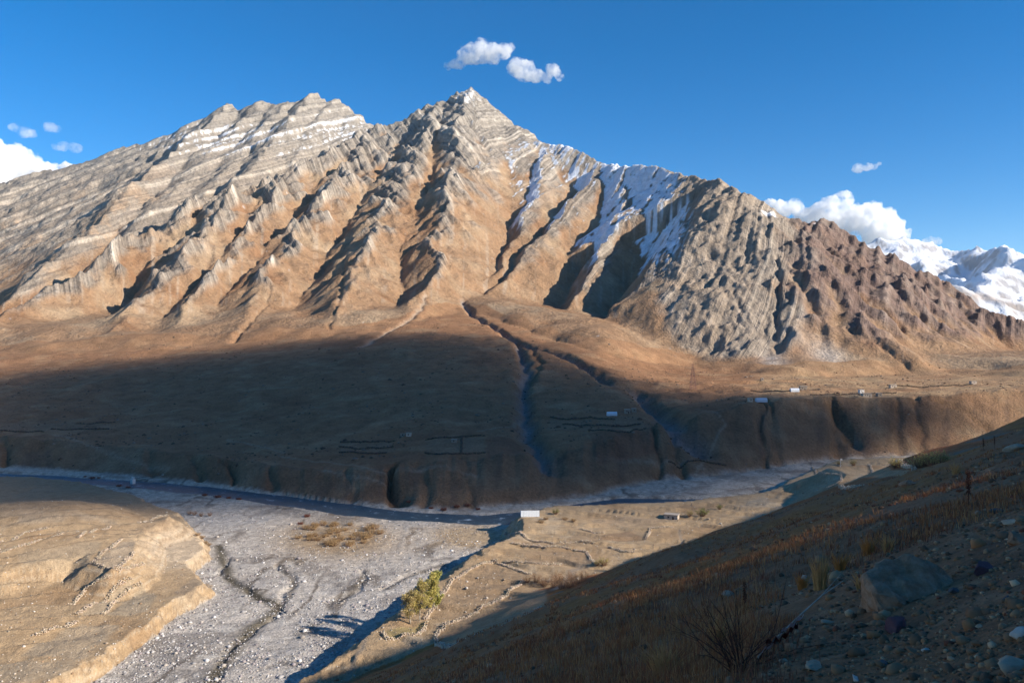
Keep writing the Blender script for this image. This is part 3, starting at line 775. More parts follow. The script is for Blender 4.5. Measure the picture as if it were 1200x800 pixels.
# ------------------------------------------------------------------ river water
def smooth_line(pts, n):
    p = np.array(pts, float); t = np.linspace(0, len(p)-1, n)
    q = np.column_stack([np.interp(t, np.arange(len(p)), p[:, k]) for k in range(p.shape[1])])
    for _ in range(int(n/len(p)*1.2)):
        q[1:-1] = (q[:-2]+2*q[1:-1]+q[2:])/4
    return q
rl = smooth_line([(p[0], p[1], w) for p, w in zip(RIVER, RIVW)], 260)
tg = np.gradient(rl[:, :2], axis=0); tg /= np.linalg.norm(tg, axis=1, keepdims=True)
nm = np.column_stack([-tg[:, 1], tg[:, 0]])
K = 9
vs = []
for j in range(K):
    s = (j/(K-1)*2-1)
    off = rl[:, 2]*1.25*s
    vs.append(np.column_stack([rl[:, :2]+nm*off[:, None], np.full(len(rl), -101.05)]))
vs = np.stack(vs, 1)
wi = np.arange(vs.shape[0]*K).reshape(-1, K)
wq = np.dstack([wi[:-1, :-1], wi[1:, :-1], wi[1:, 1:], wi[:-1, 1:]]).reshape(-1, 4)
m, nt, b = new_mat('river_water'); lk = nt.links.new
b.inputs['Roughness'].default_value = .3; b.inputs['Specular IOR Level'].default_value = .12
tc_ = nd(nt, 'ShaderNodeTexCoord')
n1 = nd(nt, 'ShaderNodeTexNoise', Scale=.22, Detail=5.0, Roughness=.7); lk(tc_.outputs['Object'], n1.inputs['Vector'])
cr = nd(nt, 'ShaderNodeValToRGB'); lk(n1.outputs['Fac'], cr.inputs[0])
cr.color_ramp.elements[0].position = .35; cr.color_ramp.elements[0].color = (.012, .035, .055, 1)
cr.color_ramp.elements[1].position = .72; cr.color_ramp.elements[1].color = (.55, .62, .68, 1)
e_ = cr.color_ramp.elements.new(.60); e_.color = (.02, .06, .09, 1)
lk(cr.outputs[0], b.inputs['Base Color'])
n2 = nd(nt, 'ShaderNodeTexNoise', Scale=1.2, Detail=3.0); lk(tc_.outputs['Object'], n2.inputs['Vector'])
bp = nd(nt, 'ShaderNodeBump', Strength=.5, Distance=.4); lk(n2.outputs['Fac'], bp.inputs['Height']); lk(bp.outputs[0], b.inputs['Normal'])
wobj = mesh_np('river', vs.reshape(-1, 3), wq, m); wobj['kind'] = 'structure'
# ------------------------------------------------------------------ helpers for things
def ground(x, y):
    """height of the built valley surface (beyond 186 m)"""
    px = x/y*F+600
    u = (px-cols_px[0])/1.45; i = int(np.clip(u, 0, nc-2)); fu = u-i
    j = int(np.clip(np.searchsorted(rows, y)-1, 0, nr-2)); fv = (y-rows[j])/(rows[j+1]-rows[j])
    return float((Z[j, i]*(1-fu)+Z[j, i+1]*fu)*(1-fv)+(Z[j+1, i]*(1-fu)+Z[j+1, i+1]*fu)*fv)
def hhit(px, py):
    """first point of the near slope along the photo's line of sight"""
    d = np.geomspace(2.3, 190, 4000).astype(np.float32); x = (px-600)/F*d
    z = hill_fine(x, d); t = (400-py)/F*d
    j = int(np.argmax(z >= t)); return np.array([x[j], d[j], z[j]])
def empty(name, loc, rz=0.0):
    o = bpy.data.objects.new(name, None); COL.objects.link(o); o.location = loc; o.rotation_euler = (0, 0, rz); o.empty_display_size = .3
    return o
def plain(name, colr, rough=.9, spec=.15, nscale=4.0, var=.3, bump=.3, bd=.02):
    m, nt, b = new_mat(name); lk = nt.links.new
    tcn = nd(nt, 'ShaderNodeTexCoord'); n = nd(nt, 'ShaderNodeTexNoise', Scale=nscale, Detail=6.0, Roughness=.65); lk(tcn.outputs['Object'], n.inputs['Vector'])
    mr = nd(nt, 'ShaderNodeMapRange'); lk(n.outputs['Fac'], mr.inputs['Value']); mr.inputs['From Min'].default_value = .3; mr.inputs['From Max'].default_value = .7
    mr.inputs['To Min'].default_value = 1-var; mr.inputs['To Max'].default_value = 1+var
    rgb = nd(nt, 'ShaderNodeRGB'); rgb.outputs[0].default_value = (*colr, 1)
    sc = nd(nt, 'ShaderNodeVectorMath', operation='SCALE'); lk(rgb.outputs[0], sc.inputs[0]); lk(mr.outputs[0], sc.inputs['Scale']); lk(sc.outputs[0], b.inputs['Base Color'])
    b.inputs['Roughness'].default_value = rough; b.inputs['Specular IOR Level'].default_value = spec
    bp = nd(nt, 'ShaderNodeBump', Strength=bump, Distance=bd); lk(n.outputs['Fac'], bp.inputs['Height']); lk(bp.outputs[0], b.inputs['Normal'])
    return m
def vcol(name, nscale=3.0, var=.25, rough=.95, transl=0.0):
    """material that takes its own colour per piece from the mesh"""
    m, nt, b = new_mat(name); lk = nt.links.new
    at = nd(nt, 'ShaderNodeAttribute'); at.attribute_name = 'col'
    tcn = nd(nt, 'ShaderNodeTexCoord'); n = nd(nt, 'ShaderNodeTexNoise', Scale=nscale, Detail=5.0); lk(tcn.outputs['Object'], n.inputs['Vector'])
    mr = nd(nt, 'ShaderNodeMapRange'); lk(n.outputs['Fac'], mr.inputs['Value']); mr.inputs['From Min'].default_value = .3; mr.inputs['From Max'].default_value = .7
    mr.inputs['To Min'].default_value = 1-var; mr.inputs['To Max'].default_value = 1+var
    sc = nd(nt, 'ShaderNodeVectorMath', operation='SCALE'); lk(at.outputs['Color'], sc.inputs[0]); lk(mr.outputs[0], sc.inputs['Scale']); lk(sc.outputs[0], b.inputs['Base Color'])
    b.inputs['Roughness'].default_value = rough
    if transl:
        t = nd(nt, 'ShaderNodeBsdfTranslucent'); lk(sc.outputs[0], t.inputs['Color'])
        ms = nd(nt, 'ShaderNodeMixShader'); ms.inputs[0].default_value = transl; lk(b.outputs[0], ms.inputs[1]); lk(t.outputs[0], ms.inputs[2])
        out = [q for q in nt.nodes if q.type == 'OUTPUT_MATERIAL'][0]; lk(ms.outputs[0], out.inputs['Surface'])
    return m
def ico():
    bm = bmesh.new(); bmesh.ops.create_icosphere(bm, subdivisions=1, radius=1.0)
    v = np.array([q.co[:] for q in bm.verts], np.float32); f = np.array([[q.index for q in p.verts] for p in bm.faces], np.int32); bm.free(); return v, f
ICO_V, ICO_F = ico()
def rock_cloud(pos, size, colr, rg, flat=.7):
    """many small angular stones as arrays: pos (n,3), size (n,), colour (n,3)"""
    n = len(pos); K_ = len(ICO_V)
    v = np.repeat(ICO_V[None], n, 0)*(1+rg.uniform(-.28, .28, (n, K_, 1)))
    v = v*np.stack([rg.uniform(.8, 1.3, n), rg.uniform(.7, 1.1, n), rg.uniform(.5, .9, n)*flat/.7], 1)[:, None, :]
    a = rg.uniform(0, 6.28, n); c, s = np.cos(a)[:, None], np.sin(a)[:, None]
    x = v[..., 0]*c-v[..., 1]*s; yv = v[..., 0]*s+v[..., 1]*c
    v = np.stack([x, yv, v[..., 2]], 2)*size[:, None, None]+pos[:, None, :]
    f = (ICO_F[None]+(np.arange(n)*K_)[:, None, None]).reshape(-1, 3)
    return v.reshape(-1, 3), f, np.repeat(colr, K_, 0)
RG = np.random.default_rng(21)
M_stone = vcol('loose_stone', 3.0, .25)
M_stone_far = vcol('field_stone', .8, .2)

# ------------------------------------------------------------------ stones lying in the riverbed and on the banks
def scatter_bed(n):
    px = RG.uniform(90, 600, n*3); py = 600+RG.beta(1.1, 1.0, n*3)*205
    d = 93300/(py-400); x = (px-600)/F*d
    zb, mk = valley(x.astype(np.float32), d.astype(np.float32))
    ok = (mk['t'] < 0) & (~mk['left']) & (~mk['mid']) & (~mk['hill']) & (mk['rd'] > 3)
    den = fbm(x/22, d/22, 3, 401); ok &= RG.uniform(-.6, .6, n*3) < den*1.5+.05
    x, d, zb = x[ok][:n], d[ok][:n], zb[ok][:n]
    return np.column_stack([x, d, zb])
bp_ = scatter_bed(12000)
sz = RG.lognormal(-1.75, .55, len(bp_)).clip(.08, 1.3)
pal = np.array([(.44,.42,.40), (.36,.34,.325), (.54,.515,.49), (.22,.205,.20), (.40,.35,.30), (.29,.25,.25)], np.float32)
cb_ = pal[RG.integers(0, len(pal), len(bp_))]*RG.uniform(.8, 1.15, (len(bp_), 1)).astype(np.float32)
bp_[:, 2] += sz*.12
v_, f_, c_ = rock_cloud(bp_, sz, cb_, RG)
o = mesh_np('river_stones', v_, f_, M_stone_far, c_, smooth=False)
tag(o, 'pale grey river stones strewn over the dry side channel', 'stones', kind='stuff')

# stones and tufts strewn over the terraces, and rubble along their banks
def scatter_terr(n):
    px = RG.uniform(-20, 960, n*3); py = 575+RG.beta(1.0, 1.2, n*3)*230
    d = 90*F/(py-400); x = (px-600)/F*d
    zb, mk = valley(x.astype(np.float32), d.astype(np.float32))
    ok = ((mk['left']) | (mk['mid'])) & (~mk['hill'])
    edge = np.where(mk['left'], mk['sdl'], mk['sdm'])
    den = fbm(x/18, d/18, 3, 411); ok &= RG.uniform(-.7, .5, n*3) < np.maximum(den-.15, 1-np.abs(edge-2.5)/4.5)
    return np.column_stack([x, d, zb])[ok][:n]
tp_ = scatter_terr(5200); sz = RG.lognormal(-1.8, .5, len(tp_)).clip(.08, .8)
pal = np.array([(.50,.43,.35), (.42,.35,.27), (.56,.50,.43), (.34,.27,.20), (.30,.20,.12)], np.float32)
ct_ = pal[RG.integers(0, len(pal), len(tp_))]*RG.uniform(.8, 1.1, (len(tp_), 1)).astype(np.float32)
v_, f_, c_ = rock_cloud(tp_+np.column_stack([sz*0, sz*0, sz*.2]), sz, ct_, RG)
o = mesh_np('field_stones', v_, f_, M_stone_far, c_, smooth=False); tag(o, 'tan stones and clods strewn over the terraces and their banks', 'stones', kind='stuff')
def scatter_fan(n):
    px = RG.uniform(-60, 1250, n*2); d = np.exp(RG.uniform(math.log(560), math.log(1500), n*2)); x = (px-600)/F*d
    j = np.clip(np.searchsorted(rows, d)-1, 0, nr-1); i = np.clip(((px-cols_px[0])/1.45).round().astype(int), 0, nc-1)
    ok = (lab[j, i] == 3) & (RG.uniform(-.5, .6, n*2) < fbm(x/60, d/90, 3, 421)*1.3)
    return np.column_stack([x, d, Z[j, i]])[ok][:n]
tp_ = scatter_fan(6500); sz = RG.lognormal(-.35, .45, len(tp_)).clip(.3, 2.2)
pal = np.array([(.10,.075,.05), (.14,.08,.05), (.22,.17,.13), (.08,.06,.045)], np.float32)
ct_ = pal[RG.integers(0, len(pal), len(tp_))]*RG.uniform(.8, 1.1, (len(tp_), 1)).astype(np.float32)
v_, f_, c_ = rock_cloud(tp_, sz, ct_, RG)
o = mesh_np('fan_scrub', v_, f_, M_stone_far, c_, smooth=False); tag(o, 'dark low scrub and boulders dotted over the alluvial fan', 'scrub', kind='stuff')

# ------------------------------------------------------------------ dry-stone field walls
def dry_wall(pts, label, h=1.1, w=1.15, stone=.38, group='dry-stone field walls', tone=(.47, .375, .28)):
    ww = [hit(*p) for p in pts]
    P2 = np.array([(p[0], p[1]) for p in ww]); seg = np.r_[0, np.cumsum(np.linalg.norm(np.diff(P2, axis=0), axis=1))]
    n = max(6, int(seg[-1]/(stone*1.15)))
    pos = []; size = []
    for lay in range(max(1, int(round(h/(stone*.95))))):
        for rowo in (-.5, .5):
            t = np.linspace(0, seg[-1], n)+RG.uniform(-.2, .2, n)
            x = np.interp(t, seg, P2[:, 0])+rowo*(w-stone)*RG.uniform(.6, 1.3, n)+fbm(t/6, t*0, 2, 7)*.5; y = np.interp(t, seg, P2[:, 1])+RG.uniform(-.3, .3, n)
            keep = RG.uniform(0, 1, n) > (.06+.22*lay)*(.6+.8*(noise(t/5, t*0+3, 5) > 0))
            for xx, yy in zip(x[keep], y[keep]):
                pos.append((xx, yy, ground(xx, yy)+stone*(.25+lay*.85))); size.append(stone*RG.uniform(.45, .85))
    pos = np.array(pos, np.float32); size = np.array(size, np.float32)
    c = np.array(tone, np.float32)*RG.uniform(.65, 1.3, (len(pos), 1)).astype(np.float32)*np.array((1, 1, 1), np.float32)+RG.uniform(-.02, .02, (len(pos), 3)).astype(np.float32)
    ctr = pos.mean(0).copy(); ctr[2] = pos[:, 2].min()
    v, f, cc = rock_cloud(pos-ctr, size, np.clip(c, .05, .8), RG)
    o = mesh_np('dry_stone_wall', v, f, M_stone_far, cc, smooth=False); o.location = ctr
    tag(o, label, 'stone wall', group); return o
for pts, lb in [
 ([(568,660),(550,668),(530,680),(518,698),(510,710),(498,726)], 'rubble wall along the river-side edge of the ploughed field by the poplars'),
 ([(568,660),(580,659),(600,666),(622,673)], 'rubble wall closing the upper end of the ploughed field by the poplars'),
 ([(612,680),(600,690),(580,706),(560,718),(540,726),(514,740)], 'rubble wall between the ploughed field and the stubble field below it'),
 ([(514,740),(510,748),(520,758),(540,754),(580,746),(620,738),(642,730)], 'curved rubble wall round the foot of the stubble field at the shaded slope'),
 ([(592,732),(606,727),(620,722),(632,714)], 'short broken wall inside the shaded stubble field'),
 ([(448,742),(454,750),(470,748),(490,744),(500,729)], 'low wall round the small grass plot below the poplars'),
 ([(592,625),(617,632),(650,637)], 'thin wall on the terrace behind the russet willow thicket, nearest the greenhouse'),
 ([(600,637),(617,642),(642,642),(653,641)], 'wall with pale tumbled stones above the square brown field'),
 ([(653,641),(667,645),(687,647),(693,656),(698,666)], 'cornered wall bounding the square brown field beside the yellow bush'),
 ([(655,637),(680,635),(697,637)], 'straight pale wall across the middle of the terrace'),
 ([(593,661),(620,660),(638,662),(657,662)], 'wall under the square brown field, above the willow thicket'),
 ([(680,620),(697,625),(707,625)], 'short wall among the fields in front of the mud-brick house'),
 ([(713,642),(733,647),(743,648)], 'wall running from the yellow bush to the shaded slope'),
 ([(757,633),(760,627),(762,622),(770,620),(787,618)], 'hooked wall below the mud-brick house'),
 ([(952,548),(960,556),(985,557),(986,565),(970,572)], 'winding rubble rim on top of the dark river bluff'),
 ([(984,571),(1000,572),(1020,572)], 'short wall at the near end of the high terrace field'),
 ([(982,545),(1020,547),(1072,552)], 'long low wall along the far edge of the high terrace field'),
 ([(0,636),(29,625),(56,621)], 'upper rubble wall on the brown mound'),
 ([(0,648),(34,638),(74,626)], 'lower rubble wall on the brown mound'),
 ([(92,630),(112,622),(130,617)], 'wall between the brown mound and the pale bluff terrace'),
 ([(162,613),(180,608),(196,604)], 'wall at the riverward tip of the brown mound'),
 ([(107,659),(121,648),(143,633)], 'pale stone wall on the upper side of the bluff-top plot'),
 ([(107,659),(122,666),(135,670),(147,660),(157,649)], 'stone wall on the lower side of the bluff-top plot'),
 ([(90,721),(106,711),(135,690),(155,679)], 'long wall between two narrow strip fields'),
 ([(121,721),(139,704),(166,684)], 'wall beside the grey strip field near the riverbank'),
 ([(81,708),(101,690),(127,680)], 'crumbled wall above the narrow strip fields'),
 ([(139,670),(155,666),(169,661)], 'short wall at the foot of the pale bluff'),
 ([(40,746),(67,736),(91,729)], 'broken stone heap wall above the furrowed field'),
]:
    dry_wall(pts, lb)
for pts, lb in [
 ([(400,519),(430,519),(462,518)], 'dark field wall on the shaded fan, upper one of the stepped plots'),
 ([(398,525),(430,526),(460,525)], 'dark field wall on the shaded fan, middle one of the stepped plots'),
 ([(398,531),(425,532),(452,531)], 'dark field wall on the shaded fan, lowest one of the stepped plots'),
 ([(500,516),(530,514),(568,512)], 'field wall above the grey square plots beside the stream'),
 ([(498,532),(530,533),(568,531)], 'field wall below the grey square plots beside the stream'),
 ([(541,514),(540,532)], 'cross wall between the grey square plots'),
 ([(645,489),(665,492),(690,490),(720,492)], 'field wall just below the far white polythene shed'),
 ([(660,497),(690,499),(720,500),(750,498)], 'second field wall below the far white polythene shed'),
 ([(690,505),(725,507),(756,504)], 'field wall at the brink of the red-brown bank'),
 ([(90,497),(115,496),(135,495)], 'short field wall on the shaded fan above the footpath, upper'),
 ([(60,503),(90,504),(128,503)], 'field wall on the shaded fan above the footpath, lower'),
 ([(0,505),(25,506),(52,507)], 'field wall on the shaded fan where the footpath begins'),
 ([(880,458),(920,459),(960,457)], 'field wall on the sunlit far terrace beside the white shed'),
 ([(950,463),(1000,462),(1050,461)], 'long field wall along the brink of the sunlit far terrace'),
 ([(1040,452),(1090,453),(1140,451)], 'field wall on the sunlit far terrace under the scree'),
 ([(784,545),(820,543),(852,546)], 'retaining wall on the shaded bench beside the river'),
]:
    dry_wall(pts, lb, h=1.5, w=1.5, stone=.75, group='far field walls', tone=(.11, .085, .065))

# ------------------------------------------------------------------ trees and shrubs
def tube(bm, p, q, r0, r1, n=5):
    p = Vector(p); q = Vector(q); d = (q-p)
    if d.length < 1e-6: return
    z = d.normalized(); x = z.orthogonal().normalized(); y = z.cross(x)
    a = [bm.verts.new(p+(x*math.cos(6.2832*i/n)+y*math.sin(6.2832*i/n))*r0) for i in range(n)]
    b = [bm.verts.new(q+(x*math.cos(6.2832*i/n)+y*math.sin(6.2832*i/n))*r1) for i in range(n)]
    for i in range(n): bm.faces.new((a[i], a[(i+1) % n], b[(i+1) % n], b[i]))
    if n > 2:
        bm.faces.new(a[::-1]); bm.faces.new(b)
def obj_bm(name, bm, mat, parent=None, smooth=False):
    me = bpy.data.meshes.new(name); bm.to_mesh(me); bm.free(); me.materials.append(mat)
    if smooth: me.polygons.foreach_set('use_smooth', np.ones(len(me.polygons), bool))
    o = bpy.data.objects.new(name, me); COL.objects.link(o)
    if parent: o.parent = parent
    return o
def leaves(n, centres, rad, size, pal, rg, name, mat, parent):
    c = np.array(centres)[rg.integers(0, len(centres), n)]; r = np.array(rad)[rg.integers(0, len(rad), n)] if np.ndim(rad) else rad
    dd = rg.normal(0, 1, (n, 3)); dd /= np.linalg.norm(dd, axis=1, keepdims=True)
    p = c+dd*(rg.uniform(0, 1, (n, 1))**.45)*np.reshape(r, (-1, 1))
    a = rg.normal(0, 1, (n, 3)); a /= np.linalg.norm(a, axis=1, keepdims=True)
    b = np.cross(a, rg.normal(0, 1, (n, 3))); b /= np.linalg.norm(b, axis=1, keepdims=True)
    s = (size*rg.uniform(.6, 1.3, (n, 1)))
    v = np.stack([p-a*s, p+b*s*.55, p+a*s, p-b*s*.55], 1).reshape(-1, 3)
    q = np.arange(n*4).reshape(-1, 4)
    pal = np.array(pal, np.float32); cc = pal[rg.integers(0, len(pal), n)]*rg.uniform(.75, 1.25, (n, 1)).astype(np.float32)
    o = mesh_np(name, v, q, mat, np.repeat(cc, 4, 0), smooth=False)
    if parent: o.parent = parent
    return o
M_leaf = vcol('autumn_leaf', 1.0, .15, .8, .35)
M_bark = plain('pale_bark', (.33, .28, .22), nscale=6)
M_twig = plain('bare_twig', (.21, .12, .075), nscale=6)
def poplar(px, py, top, width, pal, label, seed):
    b = hit(px, py); H = (py-top)/F*b[1]; rg = np.random.default_rng(seed)
    t = empty('poplar_tree', b)
    bm = bmesh.new(); lean = rg.uniform(-.05, .05, 2)
    pts = [Vector((lean[0]*h*H+math.sin(h*4+seed)*.15, lean[1]*h*H, h*H*.93)) for h in np.linspace(0, 1, 8)]
    pts[0].z = -.3
    for i in range(7): tube(bm, pts[i], pts[i+1], .24*(1-i/8), .24*(1-(i+1)/8), 7)
    obj_bm('trunk', bm, M_bark, t, True)
    bm = None; cs = []; rs = []
    for k in range(26):
        bm = bmesh.new()
        h = rg.uniform(.10, .92); i = min(int(h*7), 6); base_ = pts[i].lerp(pts[i+1], h*7-i)
        an = rg.uniform(0, 6.28); R_ = width*(.35+.65*math.sin(math.pi*min(h*1.05+.08, 1))**.7)*rg.uniform(.55, 1.0)
        tip = base_+Vector((math.cos(an)*R_, math.sin(an)*R_, R_*rg.uniform(.7, 1.5)))
        mid = base_.lerp(tip, .5)+Vector((0, 0, -.15)); tube(bm, base_, mid, .07, .05, 4); tube(bm, mid, tip, .05, .02, 4)
        obj_bm('limb', bm, M_bark, t); cs += [tuple(tip), tuple(mid)]; rs += [width*.42, width*.36]
    leaves(4200, cs, rs, .22, pal, rg, 'crown', M_leaf, t)
    return tag(t, label, 'tree', 'poplars at the field edge')
YG = [(.54,.46,.13), (.46,.41,.13), (.57,.47,.17)]; YB = [(.52,.40,.17), (.43,.32,.14), (.55,.45,.20)]; GG = [(.38,.39,.11), (.45,.43,.13), (.50,.44,.15)]
poplar(481, 730, 690, 2.5, YB, 'shortest and brownest poplar of the clump, beside the small grass plot', 3)
poplar(492, 727, 678, 2.6, YG+YB, 'yellowing poplar in the middle of the clump at the field edge', 4)
poplar(503, 720, 667, 2.4, YG, 'tall slim yellow-green poplar in the clump at the field edge', 5)
poplar(512, 714, 663, 2.2, GG, 'greenest poplar of the clump, against the river-side rubble wall', 6)

def shrub_mesh(seed, R_, H, pal, ntw=70, nlf=420, lsz=.13):
    rg = np.random.default_rng(seed)
    bm = bmesh.new(); tips = []
    for k in range(ntw):
        an = rg.uniform(0, 6.28); r0 = rg.uniform(0, .35)*R_; r1 = R_*rg.uniform(.3, 1.05)
        h = H*rg.uniform(.55, 1.05)*(1-.35*(r1/R_)**2)
        p = Vector((math.cos(an)*r0, math.sin(an)*r0, -.15)); q = Vector((math.cos(an)*r1, math.sin(an)*r1, h)); mid = p.lerp(q, .55)+Vector((0, 0, h*.12))
        tube(bm, p, mid, .03, .02, 3); tube(bm, mid, q, .02, .006, 3); tips += [tuple(q), tuple(mid.lerp(q, .5)), tuple(mid)]
    return bm, tips, rg
def make_shrub(name, seed, R_, H, pal, tagv):
    t = empty(name, (0, 0, 0))
    bm, tips, rg = shrub_mesh(seed, R_, H, pal); obj_bm('twigs', bm, M_twig, t)
    leaves(520, tips, .28*R_**.5, .12, pal, rg, 'foliage', M_leaf, t)
    return t
def copy_tree(o):
    c = o.copy(); COL.objects.link(c)
    for ch in list(o.children):
        d = ch.copy(); COL.objects.link(d); d.parent = c
    return c
RUS = [(.34,.19,.10), (.40,.25,.13), (.29,.15,.08)]; YEL = [(.42,.34,.12), (.36,.31,.12), (.45,.33,.14)]; GRN = [(.24,.25,.09), (.30,.28,.11)]; RED = [(.22,.07,.05), (.28,.10,.06), (.18,.06,.05)]; ORG = [(.44,.29,.14), (.38,.24,.11), (.47,.33,.17)]
KIND = {}
for nm, seed, R_, H, pal in [('willow_shrub', 31, 2.4, 3.4, RUS), ('yellow_shrub', 32, 2.0, 2.6, YEL), ('green_shrub', 33, 1.6, 2.2, GRN), ('red_shrub', 34, 1.4, .9, RED), ('straw_shrub', 35, 2.2, 1.7, ORG)]:
    KIND[nm] = [make_shrub(nm, seed, R_, H, pal, None), False]
def put_shrub(nm, px, py, scale, label, group=None):
    src, used = KIND[nm]
    o = copy_tree(src) if used else src
    KIND[nm][1] = True
    p = hit(px, py); o.location = p; o.rotation_euler = (0, 0, RG.uniform(0, 6.28)); o.scale = (scale*RG.uniform(.9, 1.1), scale*RG.uniform(.9, 1.1), scale*RG.uniform(.85, 1.15))
    tag(o, label, 'shrub', group)
for px, py, s in [(618,684,.8),(628,686,1.0),(638,688,1.1),(648,688,1.25),(658,690,1.3),(668,688,1.2),(676,684,1.1),(684,680,1.0),(654,682,1.1),(668,680,1.0)]:
    put_shrub('willow_shrub', px, py, s, 'russet bare-twigged willow in the thicket between the terrace fields', 'willow thicket between the fields')
put_shrub('yellow_shrub', 708, 662, 1.5, 'rounded yellow bush at the foot of the shaded slope, beside the cornered wall')
put_shrub('yellow_shrub', 700, 663, .9, 'small yellow bush beside the cornered wall')
put_shrub('green_shrub', 823, 605, 2.2, 'large round olive bush to the right of the mud-brick house')
put_shrub('yellow_shrub', 808, 607, 1.2, 'small straw-coloured bush between the mud-brick house and the olive bush')
put_shrub('green_shrub', 843, 597, 1.2, 'slim green bush on the terrace rim past the olive bush')
put_shrub('green_shrub', 651, 603, 1.5, 'green bush beside the greenhouse')
for px, py in [(640,609),(662,609),(672,611),(634,613)]:
    put_shrub('straw_shrub', px, py, 1.0, 'straw-coloured scrub on the terrace rim behind the greenhouse corner', 'scrub by the greenhouse')
for px, py in [(983,546),(1000,546),(1086,546),(1092,546),(1102,545),(1076,548),(1050,548)]:
    put_shrub('yellow_shrub', px, py, 1.5, 'pale yellow bush along the far edge of the high terrace field', 'bushes on the high terrace')
for i in range(44):
    a_ = RG.uniform(0, 6.28); r_ = RG.uniform(0, 1)**.5
    put_shrub('straw_shrub', 396+50*math.cos(a_)*r_, 627+14*math.sin(a_)*r_, RG.uniform(.9, 1.7), 'orange straw-like scrub in the patch on the dry riverbed', 'scrub patch on the riverbed')
for px, py in [(228,604),(236,605),(246,605),(222,603)]:
    put_shrub('willow_shrub', px, py, .8, 'brown willow on the gravel behind the pale bluff', 'willows behind the bluff')
for px, py in [(236,632),(241,638),(232,627),(245,641)]:
    put_shrub('straw_shrub', px, py, .9, 'tawny scrub at the foot of the pale bluff', 'scrub under the bluff')
for px, py in [(100,560),(108,561),(116,562),(140,570),(150,572),(225,576),(245,578),(255,583),(268,584),(280,586),(240,582),(505,596),(520,598),(535,596),(548,593),(560,597),(480,590),(352,614),(360,606)]:
    put_shrub('red_shrub', px, py, RG.uniform(1.0, 1.8), 'low dark red scrub on the shaded gravel beside the river', 'red scrub beside the river')

# ------------------------------------------------------------------ buildings
def box(bm, x0, x1, y0, y1, z0, z1):
    v = [bm.verts.new((x, y, z)) for z in (z0, z1) for y in (y0, y1) for x in (x0, x1)]
    for f in ((0, 1, 3, 2), (4, 6, 7, 5), (0, 4, 5, 1), (2, 3, 7, 6), (0, 2, 6, 4), (1, 5, 7, 3)): bm.faces.new([v[i] for i in f])
def pbox(name, mat, parent, *b):
    bm = bmesh.new(); box(bm, *b); bmesh.ops.recalc_face_normals(bm, faces=bm.faces); return obj_bm(name, bm, mat, parent)
M_mud = plain('mud_plaster', (.52, .43, .34), nscale=1.2, var=.18, bump=.4, bd=.05)
M_white = plain('whitewash', (.72, .68, .62), nscale=1.0, var=.12)
M_roof = plain('earth_roof', (.45, .37, .29), nscale=.8, var=.2)
M_wood = plain('dark_timber', (.10, .06, .04), nscale=5)
M_dark = plain('dark_opening', (.02, .02, .022), nscale=3)
M_poly = plain('polythene_sheet', (.74, .78, .82), .35, .5, 1.5, .10)
M_tin = plain('tin_sheet', (.62, .68, .74), .4, .5, 2.0, .10)
M_steel = plain('painted_steel', (.36, .17, .13), .6, .4, 2.0, .2)
M_rub = plain('rubble_stone', (.34, .28, .22), nscale=1.5, var=.35, bump=.8, bd=.1)

def house(px, py, L_, Wd, H, rz, label, wall=None, wins=2, group=None, roof=True, name='stone_house'):
    p = hit(px, py); t = empty(name, (p[0], p[1], p[2]-.15), rz)
    th = .25
    bm = bmesh.new()
    for b in ((-L_/2, L_/2, -Wd/2, -Wd/2+th), (-L_/2, L_/2, Wd/2-th, Wd/2), (-L_/2, -L_/2+th, -Wd/2+th, Wd/2-th), (L_/2-th, L_/2, -Wd/2+th, Wd/2-th)): box(bm, *b, -.6, H)
    bmesh.ops.recalc_face_normals(bm, faces=bm.faces)
    obj_bm('wall', bm, wall or M_mud, t)
    if roof:
        r = pbox('roof', M_roof, t, -L_/2-.25, L_/2+.25, -Wd/2-.25, Wd/2+.25, H, H+.28)
        for k in range(int(L_/.9)):
            x = -L_/2+.45+k*.9; pbox('roof_beam', M_wood, r, x-.06, x+.06, -Wd/2-.45, -Wd/2-.02, H-.16, H-.02)
    for k in range(wins):
        x = -L_/2+(k+1)*L_/(wins+1)
        if k == wins-1 and wins > 1:
            pbox('door', M_wood, t, x-.45, x+.45, -Wd/2-.04, -Wd/2+.05, 0, 1.9)
        else:
            w = pbox('window', M_dark, t, x-.4, x+.4, -Wd/2-.03, -Wd/2+.05, H*.42, H*.42+.8)
            pbox('lintel', M_wood, w, x-.55, x+.55, -Wd/2-.07, -Wd/2+.02, H*.42+.82, H*.42+.94)
    return tag(t, label, 'house', group)
house(787, 608, 7.2, 4.6, 2.7, math.radians(-24), 'flat-roofed pale mud-brick house on the near terrace rim above the river', wins=2, name='mud_brick_house')
house(735, 484, 4.5, 4, 3.4, .1, 'small two-windowed stone house beside the far polythene shed', M_rub, 2)
house(743, 483, 3.6, 4, 3.0, .0, 'lower stone house at the end of the far hamlet beside the polythene shed', M_rub, 1)
house(879, 472, 3.4, 3, 2.8, .2, 'tiny ochre hut beside the long tin shed on the terrace brink', M_mud, 1)
house(941, 457, 7, 5, 4.2, -.1, 'dark stone house behind the white rounded tent', M_rub, 2)
house(1009, 461, 4.5, 4, 4.0, .1, 'whitewashed tall house on the sunlit far terrace', M_white, 2)
house(1015, 465, 9, 5, 3.2, .1, 'long low brown house in front of the whitewashed tall house', M_mud, 3)
house(1030, 465, 4.5, 4, 3.2, .1, 'small stone hut on the brink past the long low brown house', M_rub, 1)
house(1046, 454, 7, 5, 3.4, 0, 'pale flat house in the middle of the sunlit far fields', M_mud, 2)
house(1140, 450, 6, 5, 3.2, 0, 'lone brown house on the far terrace below the red mountain', M_mud, 1)
